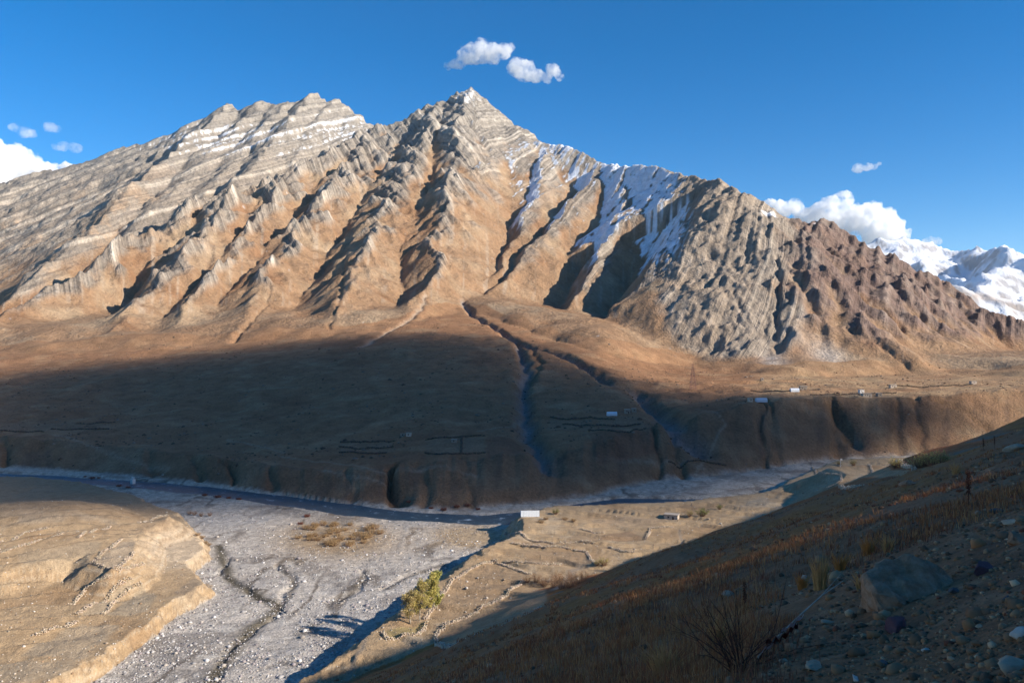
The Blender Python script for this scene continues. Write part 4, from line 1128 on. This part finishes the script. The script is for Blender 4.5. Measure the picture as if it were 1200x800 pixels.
house(472, 511, 3.4, 3, 2.2, .1, 'roofless stone ruin above the stepped plots, with one pale wall', M_rub, 1, roof=False)
house(479, 511, 3.8, 3, 2.6, -.1, 'stone hut beside the roofless ruin above the stepped plots', M_mud, 1)
house(532, 519, 4, 3, 2.0, .0, 'low stone byre between the grey square plots', M_rub, 1)
house(893, 447, 3, 3, 2.6, 0, 'tiny hut alone at the foot of the scree', M_rub, 1)

def greenhouse(px, py, L_, Wd, H, rz, label, mat, bays, arch=True, name='greenhouse'):
    p = hit(px, py); t = empty(name, (p[0], p[1], p[2]-.1), rz)
    prof = [(-Wd/2, 0), (-Wd/2, H*.62), (-Wd*.3, H*.9), (0, H), (Wd*.3, H*.9), (Wd/2, H*.62), (Wd/2, 0)] if arch else [(-Wd/2, 0), (-Wd/2, H), (Wd/2, H*.72), (Wd/2, 0)]
    for k in range(bays):
        x0 = -L_/2+L_*k/bays+.03; x1 = -L_/2+L_*(k+1)/bays-.03
        bm = bmesh.new()
        a = [bm.verts.new((x0, y, z)) for y, z in prof]; b = [bm.verts.new((x1, y, z)) for y, z in prof]
        for i in range(len(prof)-1): bm.faces.new((a[i], b[i], b[i+1], a[i+1]))
        if k == 0: bm.faces.new(a)
        if k == bays-1: bm.faces.new(b[::-1])
        bmesh.ops.recalc_face_normals(bm, faces=bm.faces)
        obj_bm('panel', bm, mat, t)
    for k in range(bays+1):
        x = -L_/2+L_*k/bays; bm = bmesh.new()
        for (y0, z0), (y1, z1) in zip(prof[:-1], prof[1:]): tube(bm, (x, y0*1.01, z0), (x, y1*1.01, z1*1.01), .05, .05, 4)
        obj_bm('hoop', bm, M_steel if False else M_tin, t)
    return tag(t, label, 'greenhouse')
greenhouse(621, 605, 9.6, 4.2, 3.3, math.radians(4), 'ribbed polythene greenhouse on the tip of the near terrace above the river', M_poly, 7, False)
greenhouse(717, 487, 8.6, 4, 3.4, .05, 'white polythene shed among the shaded far fields', M_poly, 5)
greenhouse(892, 472, 9.5, 4.4, 3.6, .05, 'long tin shed on the brink of the far terrace, half in shade', M_tin, 5)
greenhouse(931, 459, 8.5, 4.5, 3.6, 0, 'white rounded tent-like shed in the sunlit far fields', M_poly, 4)

# pylon
def pylon(px, py, top, label):
    p = hit(px, py); H = (py-top)/F*p[1]; t = empty('transmission_tower', p)
    W0, W1 = H*.11, H*.022
    def at(h, sx, sy): w = W0+(W1-W0)*min(h/.88, 1); return Vector((sx*w, sy*w, h*H))
    r = .15
    for sx in (-1, 1):
        for sy in (-1, 1):
            bm = bmesh.new(); tube(bm, at(0, sx, sy)-Vector((0, 0, .5)), at(1, sx, sy), r, r*.7, 4); obj_bm('leg', bm, M_steel, t)
    hs = [0, .16, .30, .42, .53, .63, .72, .80, .88]
    bm = bmesh.new()
    for a, b in zip(hs[:-1], hs[1:]):
        for (x0, y0), (x1, y1) in (((-1, -1), (1, -1)), ((1, -1), (1, 1)), ((1, 1), (-1, 1)), ((-1, 1), (-1, -1))):
            tube(bm, at(a, x0, y0), at(b, x1, y1), .07, .07, 3); tube(bm, at(a, x1, y1), at(b, x0, y0), .07, .07, 3); tube(bm, at(b, x0, y0), at(b, x1, y1), .07, .07, 3)
    obj_bm('bracing', bm, M_steel, t)
    for h, w in ((.80, .12), (.93, .09)):
        bm = bmesh.new(); tube(bm, (-w*H, 0, h*H), (w*H, 0, h*H), .12, .12, 4); tube(bm, (-w*H, 0, h*H), (0, 0, (h+.06)*H), .08, .08, 3); tube(bm, (w*H, 0, h*H), (0, 0, (h+.06)*H), .08, .08, 3)
        obj_bm('crossarm', bm, M_steel, t)
    return tag(t, label, 'pylon')
pylon(812, 457, 426, 'slim lattice transmission tower standing at the shadow edge on the far terrace')

# footbridge over the river
def bridge():
    a = hit(156, 569); b = hit(192, 558); a[2] = b[2] = -99.2
    t = empty('footbridge', a); d = Vector(b)-Vector(a); L_ = d.length; t.rotation_euler = (0, 0, math.atan2(d.y, d.x))
    for k in range(24): pbox('plank', M_wood, t, L_*k/24+.04, L_*(k+1)/24-.04, -.7, .7, 1.6, 1.7)
    for x in (0, L_): pbox('abutment', M_white, t, x-1.2, x+1.2, -1.2, 1.2, -2.5, 1.58)
    for y in (-.75, .75):
        bm = bmesh.new(); tube(bm, (0, y, 2.8), (L_, y, 2.8), .05, .05, 4)
        for k in range(13): tube(bm, (L_*k/12, y, 1.6), (L_*k/12, y, 2.8), .04, .04, 4)
        obj_bm('railing', bm, M_wood, t)
    for s in (-.9, .9): pbox('post', M_white, t, -.35, .35, s-.25, s+.25, 1.6, 3.2)
    tag(t, 'narrow plank footbridge with white end posts across the shaded river', 'bridge')
bridge()
p = hit(985, 547); t = empty('marker_post', p)
pbox('pole', M_white, t, -.09, .09, -.09, .09, -.3, 5.2); pbox('flag', M_white, t, .09, 1.0, -.02, .02, 4.0, 5.1)
tag(t, 'thin white pole with a small pale flag on the high terrace field', 'flag pole')
# ------------------------------------------------------------------ near slope: stones, boulders, dry grass, dead bush
def angular(seed, sub=3, planes=20, lo=.45, hi=.82):
    rg = np.random.default_rng(seed)
    bm = bmesh.new(); bmesh.ops.create_icosphere(bm, subdivisions=sub, radius=1.0)
    v = np.array([q.co[:] for q in bm.verts]); f = np.array([[q.index for q in p.verts] for p in bm.faces], np.int32); bm.free()
    for _ in range(planes):
        n = rg.normal(0, 1, 3); n /= np.linalg.norm(n); r = rg.uniform(lo, hi)
        v -= n[None]*np.maximum(v@n-r, 0)[:, None]
    nz = fbm(v[:, 0]*2.2+v[:, 2]*1.7+seed, v[:, 1]*2.2-v[:, 2]*1.1, 3, seed)
    return v*(1+.10*nz[:, None]), f
def rock_mat(name, c1, c2, scale=2.5):
    m, nt, b = new_mat(name); lk = nt.links.new
    tcn = nd(nt, 'ShaderNodeTexCoord'); n = nd(nt, 'ShaderNodeTexNoise', Scale=scale, Detail=8.0, Roughness=.7); lk(tcn.outputs['Object'], n.inputs['Vector'])
    cr = nd(nt, 'ShaderNodeValToRGB'); cr.color_ramp.elements[0].position = .35; cr.color_ramp.elements[0].color = (*c1, 1); cr.color_ramp.elements[1].position = .65; cr.color_ramp.elements[1].color = (*c2, 1)
    lk(n.outputs['Fac'], cr.inputs[0]); lk(cr.outputs[0], b.inputs['Base Color'])
    n2 = nd(nt, 'ShaderNodeTexNoise', Scale=scale*6, Detail=6.0, Roughness=.7); lk(tcn.outputs['Object'], n2.inputs['Vector'])
    bp = nd(nt, 'ShaderNodeBump', Strength=.7, Distance=.03); lk(n2.outputs['Fac'], bp.inputs['Height']); lk(bp.outputs[0], b.inputs['Normal'])
    return m
RM = dict(grey=rock_mat('grey_rock', (.24,.12,.065), (.45,.26,.165), 3.5), pale=rock_mat('pale_rock', (.36,.235,.15), (.52,.37,.25)), purple=rock_mat('purple_rock', (.13,.055,.06), (.21,.10,.10)),
          brown=rock_mat('brown_rock', (.21,.105,.055), (.32,.18,.105)), dark=rock_mat('dark_rock', (.09,.085,.085), (.16,.145,.14)), white=rock_mat('white_rock', (.46,.38,.31), (.58,.51,.44)))
def hull_rock(name, pts, mat, loc, rz, seed, rough=.035):
    bm = bmesh.new()
    for p in pts: bm.verts.new(p)
    bmesh.ops.convex_hull(bm, input=bm.verts)
    bmesh.ops.bevel(bm, geom=list(bm.edges), offset=.035, segments=1, affect='EDGES')
    bmesh.ops.triangulate(bm, faces=bm.faces)
    for _ in range(3): bmesh.ops.subdivide_edges(bm, edges=[e for e in bm.edges if e.calc_length() > .09], cuts=1, use_grid_fill=False); bmesh.ops.triangulate(bm, faces=bm.faces)
    v = np.array([q.co[:] for q in bm.verts])
    n = fbm(v[:, 0]*3+v[:, 2]*2+seed, v[:, 1]*3-v[:, 2]*2, 4, seed)+.6*(ridged(v[:, 0]*1.6+v[:, 2], v[:, 1]*1.6+v[:, 2], 2, seed+5)-.9)
    bm.normal_update()
    for q, k in zip(bm.verts, n): q.co += q.normal*float(k)*rough
    o = obj_bm(name, bm, mat, None, False); o.location = loc; o.rotation_euler = (0, 0, rz)
    return o
b1 = hhit(1082, 700)
o = hull_rock('boulder', [(-.72,-.30,-.5),(-.6,.5,-.4),(.7,.5,-.3),(.75,-.1,-.3),(-.74,-.20,.20),(-.66,.22,.36),(-.25,.42,.52),(.22,.45,.60),(.55,.38,.50),(.78,.15,.30),(.60,-.18,.16),(.15,-.32,.10),(-.3,-.36,.12),(-.6,-.38,-.1)], RM['grey'], b1+np.array((.0, .30, -.10)), .05, 5, .10); o.scale = (.88, .88, .84)
tag(o, 'large flat-topped grey boulder with a brown left side on the near slope', 'boulder')
b2 = hhit(1052, 704)
o = hull_rock('boulder', [(-.28,-.2,-.25),(.3,-.2,-.2),(.3,.25,-.2),(-.25,.25,-.2),(-.28,-.12,.12),(-.12,.1,.28),(.12,.15,.27),(.30,-.05,.14),(.1,-.26,.1)], RM['grey'], b2+np.array((0, -.1, .0)), .3, 9, .02)
tag(o, 'rounded grey boulder leaning against the large flat-topped one', 'boulder')
def stone(px, py, wpx, mat, label, seed, asp=(1, .8, .6), rz=None, cat='stone'):
    p = hhit(px, py+wpx*.2); s = wpx/F*p[1]/2*1.12
    v, f = angular(seed)
    o = mesh_np('stone', v*np.array(asp)*s, f, RM[mat], None, smooth=False); o.location = (p[0], p[1], p[2]+s*asp[2]*.35)
    o.rotation_euler = (RG.uniform(-.2, .2), RG.uniform(-.2, .3), RG.uniform(0, 6.28) if rz is None else rz)
    return tag(o, label, cat)
for i, a in enumerate([
 (1050,732,36,'purple','angular purple-red stone below the two leaning boulders',(1,.9,.85)),
 (1152,664,34,'purple','long purple stone to the right of the large flat-topped boulder',(1.1,.7,.55)),
 (1191,630,34,'grey','blocky grey boulder on the near slope, upslope of the long purple stone',(1,.9,.7)),
 (1188,607,26,'pale','flat pale slab stone above the blocky grey boulder',(1.2,.8,.35)),
 (1170,596,22,'dark','dark slab stone lying across the slope above the blocky boulder',(1.2,.8,.35)),
 (955,774,36,'pale','smooth cream stone beside the dead bush',(1.15,.6,.42)),
 (1186,776,44,'pale','large tan stone at the gravelly foot of the near slope',(1.2,.8,.5)),
 (1196,742,26,'white','white quartz-like stone above the large tan stone',(1,.8,.8)),
 (1122,744,20,'brown','flat-topped brown stone on the open gravel',(1.1,.8,.6)),
 (1145,753,14,'brown','small reddish stone beside the flat-topped brown stone',(1,.9,.7)),
 (1147,733,10,'pale','little pale pebble stone above the small reddish stone',(1,.9,.8)),
 (1085,760,12,'white','small white stone on the gravel below the purple-red stone',(1.1,.9,.5)),
 (1070,761,18,'brown','low brown stone beside the small white stone',(1.2,.8,.5)),
 (1003,794,14,'white','narrow white splinter stone low on the near slope',(1.4,.5,.5)),
 (854,694,20,'pale','pinkish pale stone in the dry grass above the dead bush',(1.1,.8,.6)),
 (942,676,9,'white','tiny white stone among the grass tufts',(1,.9,.8)),
 (969,727,16,'pale','flat lilac-pale stone under the end of the cloth-wrapped branch',(1.3,.8,.35)),
 (963,752,22,'brown','brown flat stone between the branch and the cream stone',(1.3,.8,.5)),
 (918,772,14,'pale','small pinkish stone at the root of the dead bush',(1.1,.8,.5)),
 (1118,690,18,'dark','dark blue-grey slab stone in front of the large boulder',(1.1,.7,.6)),
 (1065,564,20,'grey','grey stone protruding on the skyline of the near slope',(1.3,.7,.45)),
 (1190,522,26,'pale','pale rock on the crest of the near slope among grass',(1.3,.7,.5)),
 (1146,600,12,'pale','small pale stone in the grass below the crest',(1,.9,.7)),
 (835,790,12,'pale','small grey-pink stone at the foot of the dead bush',(1,.9,.8)),
 (1093,722,10,'brown','small tan stone on the gravel below the large boulder',(1,.9,.7)),
 (1180,700,12,'dark','small dark stone on the gravel below the long purple stone',(1,.9,.7)),
 (1035,775,12,'dark','small dark stone on the gravel beside the low brown stone',(1,.9,.7)),
]):
    stone(*a[:5], 50+i, a[5])
# gravel
def hill_pts(n, d0, d1, p0, p1):
    px = RG.uniform(p0, p1, n); d = np.exp(RG.uniform(math.log(d0), math.log(d1), n)); x = (px-600)/F*d
    return np.column_stack([x, d, hill_fine(x.astype(np.float32), d.astype(np.float32))]), px
gp, gpx = hill_pts(34000, 3.5, 70, 420, 1260)
rocky_ = fbm(gp[:, 0]/5, gp[:, 1]/5, 3, 501)+sstep(16, 8, gp[:, 1])*.5+sstep(900, 1100, gpx)*.35
gp = gp[RG.uniform(-.3, .9, len(gp)) < rocky_]
sz = RG.lognormal(-4.15, .6, len(gp))*(.6+gp[:, 1]/20); sz = sz.clip(.006, .28)
pal = np.array([(.18,.135,.105), (.12,.095,.08), (.24,.18,.135), (.31,.245,.185), (.16,.075,.06), (.25,.15,.095), (.40,.34,.28)], np.float32)
cg = np.array((1.3, .95, .68), np.float32)*pal[RG.choice(len(pal), len(gp), p=[.24,.22,.2,.14,.06,.10,.04])]*RG.uniform(.75, 1.2, (len(gp), 1)).astype(np.float32)
v_, f_, c_ = rock_cloud(gp+np.column_stack([gp[:, 0]*0, gp[:, 0]*0, sz*.15]), sz, cg, RG)
o = mesh_np('gravel', v_, f_, M_stone, c_, smooth=False); tag(o, 'loose mixed gravel scattered over the near slope', 'gravel', kind='stuff')
# dry grass
def grass(name, n, d0, d1, p0, p1, hgt, nb, pal, label, thr, seed):
    gp, gpx = hill_pts(n, d0, d1, p0, p1)
    den = fbm(gp[:, 0]/7+seed, gp[:, 1]/9, 4, seed)*1.5+.25*sstep(1000, 800, gpx)-.55*sstep(13, 7, gp[:, 1])-1.2*sstep(21, 15, gp[:, 1])*sstep(890, 990, gpx)
    gp = gp[RG.uniform(-.35, .35, len(gp))+thr < den]
    n = len(gp); B = n*nb
    base_ = np.repeat(gp, nb, 0)+RG.normal(0, .09, (B, 3))*np.array((1, 1, 0))*(1+np.repeat(gp[:, 1], nb)/60)[:, None]
    dd = np.repeat(gp[:, 1], nb); a = RG.uniform(0, 6.28, B); h = hgt*RG.uniform(.45, 1.15, B)*np.repeat(RG.uniform(.6, 1.25, n), nb)
    w = np.maximum(.004, dd*.00042); ln = RG.uniform(.1, .9, B)
    dirv = np.column_stack([np.cos(a), np.sin(a), a*0]); side = np.column_stack([-np.sin(a), np.cos(a), a*0])
    up = np.array((0, 0, 1.0))
    m_ = base_+dirv*(h*ln*.35)[:, None]+up*(h*.6)[:, None]; t_ = base_+dirv*(h*ln)[:, None]+up*h[:, None]
    base_[:, 2] -= .03
    v = np.stack([base_-side*w[:, None], base_+side*w[:, None], m_+side*w[:, None]*.7, m_-side*w[:, None]*.7, t_], 1).reshape(-1, 3)
    k = np.arange(B)*5
    tri = np.concatenate([np.column_stack([k, k+1, k+2]), np.column_stack([k, k+2, k+3]), np.column_stack([k+3, k+2, k+4])])
    pal = np.array(pal, np.float32); cc = pal[RG.integers(0, len(pal), n)]*RG.uniform(.75, 1.2, (n, 1)).astype(np.float32)
    o = mesh_np(name, v, tri, M_grass, np.repeat(np.repeat(cc, nb, 0), 5, 0), smooth=False)
    return tag(o, label, 'grass', kind='stuff')
M_grass = vcol('dry_grass', 2.0, .15, .9, .3)
grass('dry_grass', 24000, 8, 186, 330, 1290, .23, 8, [(.50,.22,.085), (.42,.16,.06), (.56,.28,.12), (.38,.13,.055)], 'dry golden-brown grass tufts over the near slope', .22, 511)
grass('brown_scrub', 7000, 6, 170, 380, 1290, .20, 9, [(.27,.10,.055), (.32,.13,.065), (.22,.09,.055)], 'low reddish-brown dead scrub between the grass tufts', .02, 523)
def tuft(px, py, hpx, pal, label, nb=70, spread=.22):
    p = hhit(px, py); H = hpx/F*p[1]; bm = bmesh.new(); rg = np.random.default_rng(int(px*7+py))
    for k in range(nb):
        a = rg.uniform(0, 6.28); r = rg.uniform(0, .35)*H*spread*3; l = rg.uniform(.1, 1)*H*spread*2.2; h = H*rg.uniform(.5, 1.0)
        b = Vector((math.cos(a)*r, math.sin(a)*r, -.03)); m = b+Vector((math.cos(a)*l*.35, math.sin(a)*l*.35, h*.6)); t = b+Vector((math.cos(a)*l, math.sin(a)*l, h))
        tube(bm, b, m, .006+H*.006, .004+H*.004, 3); tube(bm, m, t, .004+H*.004, .001, 3)
    o = obj_bm('grass_clump', bm, pal); o.location = p
    return tag(o, label, 'grass clump')
M_straw = plain('straw', (.55, .27, .10), nscale=8); M_ochre = plain('ochre_straw', (.50, .19, .05), nscale=8)
tuft(961, 690, 46, M_straw, 'tall upright straw clump on the slope left of the large boulder', 90, .14)
tuft(985, 668, 24, M_ochre, 'round ochre grass clump behind the tall straw clump')
tuft(1018, 650, 26, M_ochre, 'ochre grass clump behind the large flat-topped boulder')
tuft(1040, 646, 22, M_straw, 'straw grass clump touching the back of the large flat-topped boulder')
tuft(1010, 690, 24, M_straw, 'pale straw clump at the left foot of the large flat-topped boulder')
tuft(940, 690, 22, M_ochre, 'small ochre clump beside the tall straw clump')
tuft(843, 755, 40, M_straw, 'wispy straw clump left of the dead bush', 60, .2)
tuft(780, 790, 44, M_straw, 'broad straw clump at the foot of the slope beside the dead bush', 80, .3)
tuft(1120, 556, 18, M_straw, 'pale grass clump on the crest of the slope')
# dock stalks
M_dock = plain('dock_seed', (.15, .055, .035), nscale=10)
def dock(px, py, top, label):
    p = hhit(px, py); H = (py-top)/F*p[1]; rg = np.random.default_rng(int(px)); t = empty('dock_plant', p)
    bm = bmesh.new(); tube(bm, (0, 0, -.05), (.02*H, 0, H*.5), .014*H, .011*H, 5); tube(bm, (.02*H, 0, H*.5), (.0, .02*H, H), .011*H, .004*H, 5); obj_bm('stem', bm, M_dock, t)
    h = np.linspace(.35, 1.0, 40); cs = [(.02*H*math.sin(q*3), 0, H*q) for q in h]
    leaves(260, cs, H*.07, H*.03, [(.15,.055,.035), (.20,.08,.045)], rg, 'seed_head', M_leaf, t)
    tag(t, label, 'plant')
dock(1134, 594, 552, 'tall dark red dock stalk standing alone on the slope below the crest')
dock(1152, 528, 513, 'short dark dock stalk on the crest, beside another')
dock(1165, 525, 511, 'dark dock stalk on the crest where the slope steepens')
dock(872, 716, 682, 'reddish dock stalk in the grass above the dead bush')
# dead bush
M_dead = plain('dead_stem', (.115, .05, .035), nscale=10)
pb = hhit(868, 786); tb_ = empty('dead_bush', pb); rg = np.random.default_rng(77)
for k in range(30):
    a = rg.uniform(-1.35, 1.35)+math.pi/2*0; Lk = rg.uniform(.55, 1.25); bm = bmesh.new()
    d = Vector((math.sin(a)*.75, rg.uniform(-.45, .45), math.cos(a)*.9+.25)).normalized()
    p0 = Vector((rg.uniform(-.1, .1), rg.uniform(-.1, .1), -.05)); r = .011
    for s in range(5):
        d = (d+Vector(rg.normal(0, .10, 3))).normalized(); p1 = p0+d*Lk/5; tube(bm, p0, p1, r, r*.78, 4); r *= .78
        if s > 0:
            for q in range(2):
                dd = (d+Vector(rg.normal(0, .45, 3))).normalized(); tube(bm, p1, p1+dd*Lk*rg.uniform(.10, .28), r*.6, .0015, 3)
        p0 = p1
    obj_bm('stem', bm, M_dead, tb_)
tag(tb_, 'dead dark red-brown bush with bare radiating twigs on the near slope', 'bush')
# pale stalks lying in the bush
M_pale = plain('bleached_stick', (.42, .33, .25), nscale=8)
def lift(px, py, up): q = hhit(px, py); return Vector((q[0], q[1], q[2]+up))
bd_ = pb[1]
def at_d(px, py, d): return Vector(W3(px, py, d))
st = empty('fallen_branch', at_d(888, 770, bd_))
pts = [at_d(888, 770, bd_), at_d(915, 742, bd_+.1), at_d(940, 718, bd_+.25), at_d(962, 698, bd_+.4), at_d(988, 680, bd_+.6)]
bm = bmesh.new()
for i in range(4): tube(bm, pts[i]-pts[0], pts[i+1]-pts[0], .016-.003*i, .013-.003*i, 5)
tube(bm, pts[3]-pts[0], at_d(985, 672, bd_+.45)-pts[0], .006, .002, 4)
obj_bm('stick', bm, M_pale, st)
tag(st, 'bleached crooked branch slanting out of the dead bush', 'branch')
def ribbon(name, pts, w, mat, label, seed):
    bm = bmesh.new(); rg = np.random.default_rng(seed); prev = None; n = 40
    P_ = np.array([tuple(p) for p in pts]); t = np.linspace(0, len(P_)-1, n)
    L_ = np.column_stack([np.interp(t, np.arange(len(P_)), P_[:, k]) for k in range(3)])
    for i in range(n):
        tw = math.sin(i*.5+seed)*.9; wv = Vector((math.sin(tw)*.3, -.4, math.cos(tw)))*w*(.6+.5*abs(math.sin(i*.33+seed)))
        c = Vector(L_[i])-Vector(P_[0])+Vector((0, -.03, .02*math.sin(i*.8)))
        a = bm.verts.new(c-wv); b = bm.verts.new(c+wv)
        if prev: bm.faces.new((prev[0], a, b, prev[1]))
        prev = (a, b)
    bmesh.ops.solidify(bm, geom=list(bm.faces), thickness=.004)
    o = obj_bm(name, bm, mat, None, True); o.location = P_[0]; return tag(o, label, 'cloth')
M_cl = plain('faded_white_cloth', (.62, .62, .68), nscale=6, var=.15); M_clr = plain('faded_red_cloth', (.17, .05, .05), nscale=6)
ribbon('cloth_strip', [at_d(891, 764, bd_-.05), at_d(908, 748, bd_), at_d(918, 736, bd_+.05), at_d(928, 730, bd_+.1), at_d(940, 719, bd_+.2)], .035, M_cl, 'torn white cloth strip wound along the bleached branch', 2)
ribbon('cloth_strip', [at_d(897, 752, bd_-.02), at_d(912, 748, bd_), at_d(925, 738, bd_+.08), at_d(934, 730, bd_+.12)], .045, M_clr, 'faded dark red cloth strip hanging under the white one', 5)
# ------------------------------------------------------------------ clouds in view
def cloud_mat(name, dens, scale, lo, hi):
    m = bpy.data.materials.new(name); m.use_nodes = True; nt = m.node_tree; nt.nodes.clear(); lk = nt.links.new
    out = nd(nt, 'ShaderNodeOutputMaterial'); v = nd(nt, 'ShaderNodeVolumePrincipled'); lk(v.outputs[0], out.inputs['Volume'])
    v.inputs['Color'].default_value = (1, 1, 1, 1); v.inputs['Anisotropy'].default_value = 0.0
    tcn = nd(nt, 'ShaderNodeTexCoord'); n = nd(nt, 'ShaderNodeTexNoise', Scale=scale, Detail=6.0, Roughness=.65); lk(tcn.outputs['Object'], n.inputs['Vector'])
    mr = nd(nt, 'ShaderNodeMapRange'); lk(n.outputs['Fac'], mr.inputs['Value']); mr.inputs['From Min'].default_value = lo; mr.inputs['From Max'].default_value = hi
    mr.inputs['To Min'].default_value = 0.0; mr.inputs['To Max'].default_value = dens; lk(mr.outputs[0], v.inputs['Density'])
    return m
def cloud(puffs, D, mat, label, disp=.35, voxel=24):
    bm = bmesh.new(); c0 = W3(np.mean([p[0] for p in puffs]), np.mean([p[1] for p in puffs]), D); rr = []
    for px, py, r in puffs:
        R_ = r*1.05/F*D; rr.append(R_); c = W3(px, py, D)-c0; c[1] += random.uniform(-.4, .4)*R_
        mt = Matrix.Translation(Vector(c)) @ Matrix.Diagonal((1, 1.1, .85, 1)); bmesh.ops.create_icosphere(bm, subdivisions=3, radius=R_, matrix=mt)
    o = obj_bm('cloud', bm, mat, None, True); o.location = c0
    rm = o.modifiers.new('weld', 'REMESH'); rm.mode = 'VOXEL'; rm.voxel_size = voxel
    tx = bpy.data.textures.new('cloud_puffs', 'CLOUDS'); tx.noise_scale = float(np.mean(rr))*.8; tx.noise_depth = 4
    dm = o.modifiers.new('puffs', 'DISPLACE'); dm.texture = tx; dm.strength = float(np.mean(rr))*disp*2; dm.mid_level = .5; dm.texture_coords = 'LOCAL'
    t2 = bpy.data.textures.new('cloud_tufts', 'CLOUDS'); t2.noise_scale = float(np.mean(rr))*.28; t2.noise_depth = 5
    d2 = o.modifiers.new('tufts', 'DISPLACE'); d2.texture = t2; d2.strength = float(np.mean(rr))*.55; d2.mid_level = .5; d2.texture_coords = 'LOCAL'
    return tag(o, label, 'cloud')
CD = 15000.0
m_thick = cloud_mat('cumulus', .018, .0045, .40, .66); m_wisp = cloud_mat('wispy_cloud', .012, .0055, .42, .76); m_thin = cloud_mat('thin_cloud', .0035, .005, .42, .66)
cloud([(548,66,12),(560,64,15),(575,62,14),(590,62,10),(598,56,6),(525,78,5),(533,76,6),(540,74,8),(564,54,9)], CD, m_wisp, 'upper left puff of the white cloud pair above the peak')
cloud([(606,80,12),(615,85,14),(628,90,10),(640,93,6),(648,82,9),(656,90,6)], CD, m_wisp, 'lower right puff of the white cloud pair above the peak')
cloud([(-20,200,45),(10,190,24),(28,200,22),(45,205,18),(62,204,12),(76,196,8)], CD, m_thick, 'thick white cloud behind the shoulder of the back ridge')
cloud([(18,150,6),(28,155,8),(38,157,6),(60,150,7),(68,152,5)], CD, m_thin, 'thin wisp of cloud above the thick cloud by the back ridge')
cloud([(75,172,7),(88,173,7),(66,172,5)], CD, m_thin, 'faint flat wisp of cloud touching the back ridge')
cloud([(900,242,9),(914,246,13),(930,243,11),(944,256,14),(962,250,15),(974,240,12),(988,234,10),(1000,258,20),(1020,250,15),(1036,256,14),(1046,266,13),(1056,276,9),(1030,275,20),(980,258,18)], CD, m_thick, 'heaped white cloud rising behind the red mountain')
cloud([(1006,197,7),(1016,196,6),(1024,196,4),(1030,192,3)], CD, m_wisp, 'tiny white cloud above the heaped cloud')
cloud([(1090,284,8),(1097,283,6)], CD, m_wisp, 'small puff of cloud on the snowy summit')

# ------------------------------------------------------------------ clear mountain air
bm = bmesh.new(); box(bm, -9600, 9600, -1400, 13300, -900, 1650); bmesh.ops.recalc_face_normals(bm, faces=bm.faces)
hm_ = bpy.data.materials.new('air'); hm_.use_nodes = True; hm_.node_tree.nodes.clear()
ho = hm_.node_tree.nodes.new('ShaderNodeOutputMaterial'); hv = hm_.node_tree.nodes.new('ShaderNodeVolumePrincipled'); hm_.node_tree.links.new(hv.outputs[0], ho.inputs['Volume'])
hv.inputs['Color'].default_value = (.80, .90, 1.0, 1); hv.inputs['Density'].default_value = 1.1e-5
o = obj_bm('haze', bm, hm_); o['kind'] = 'stuff'
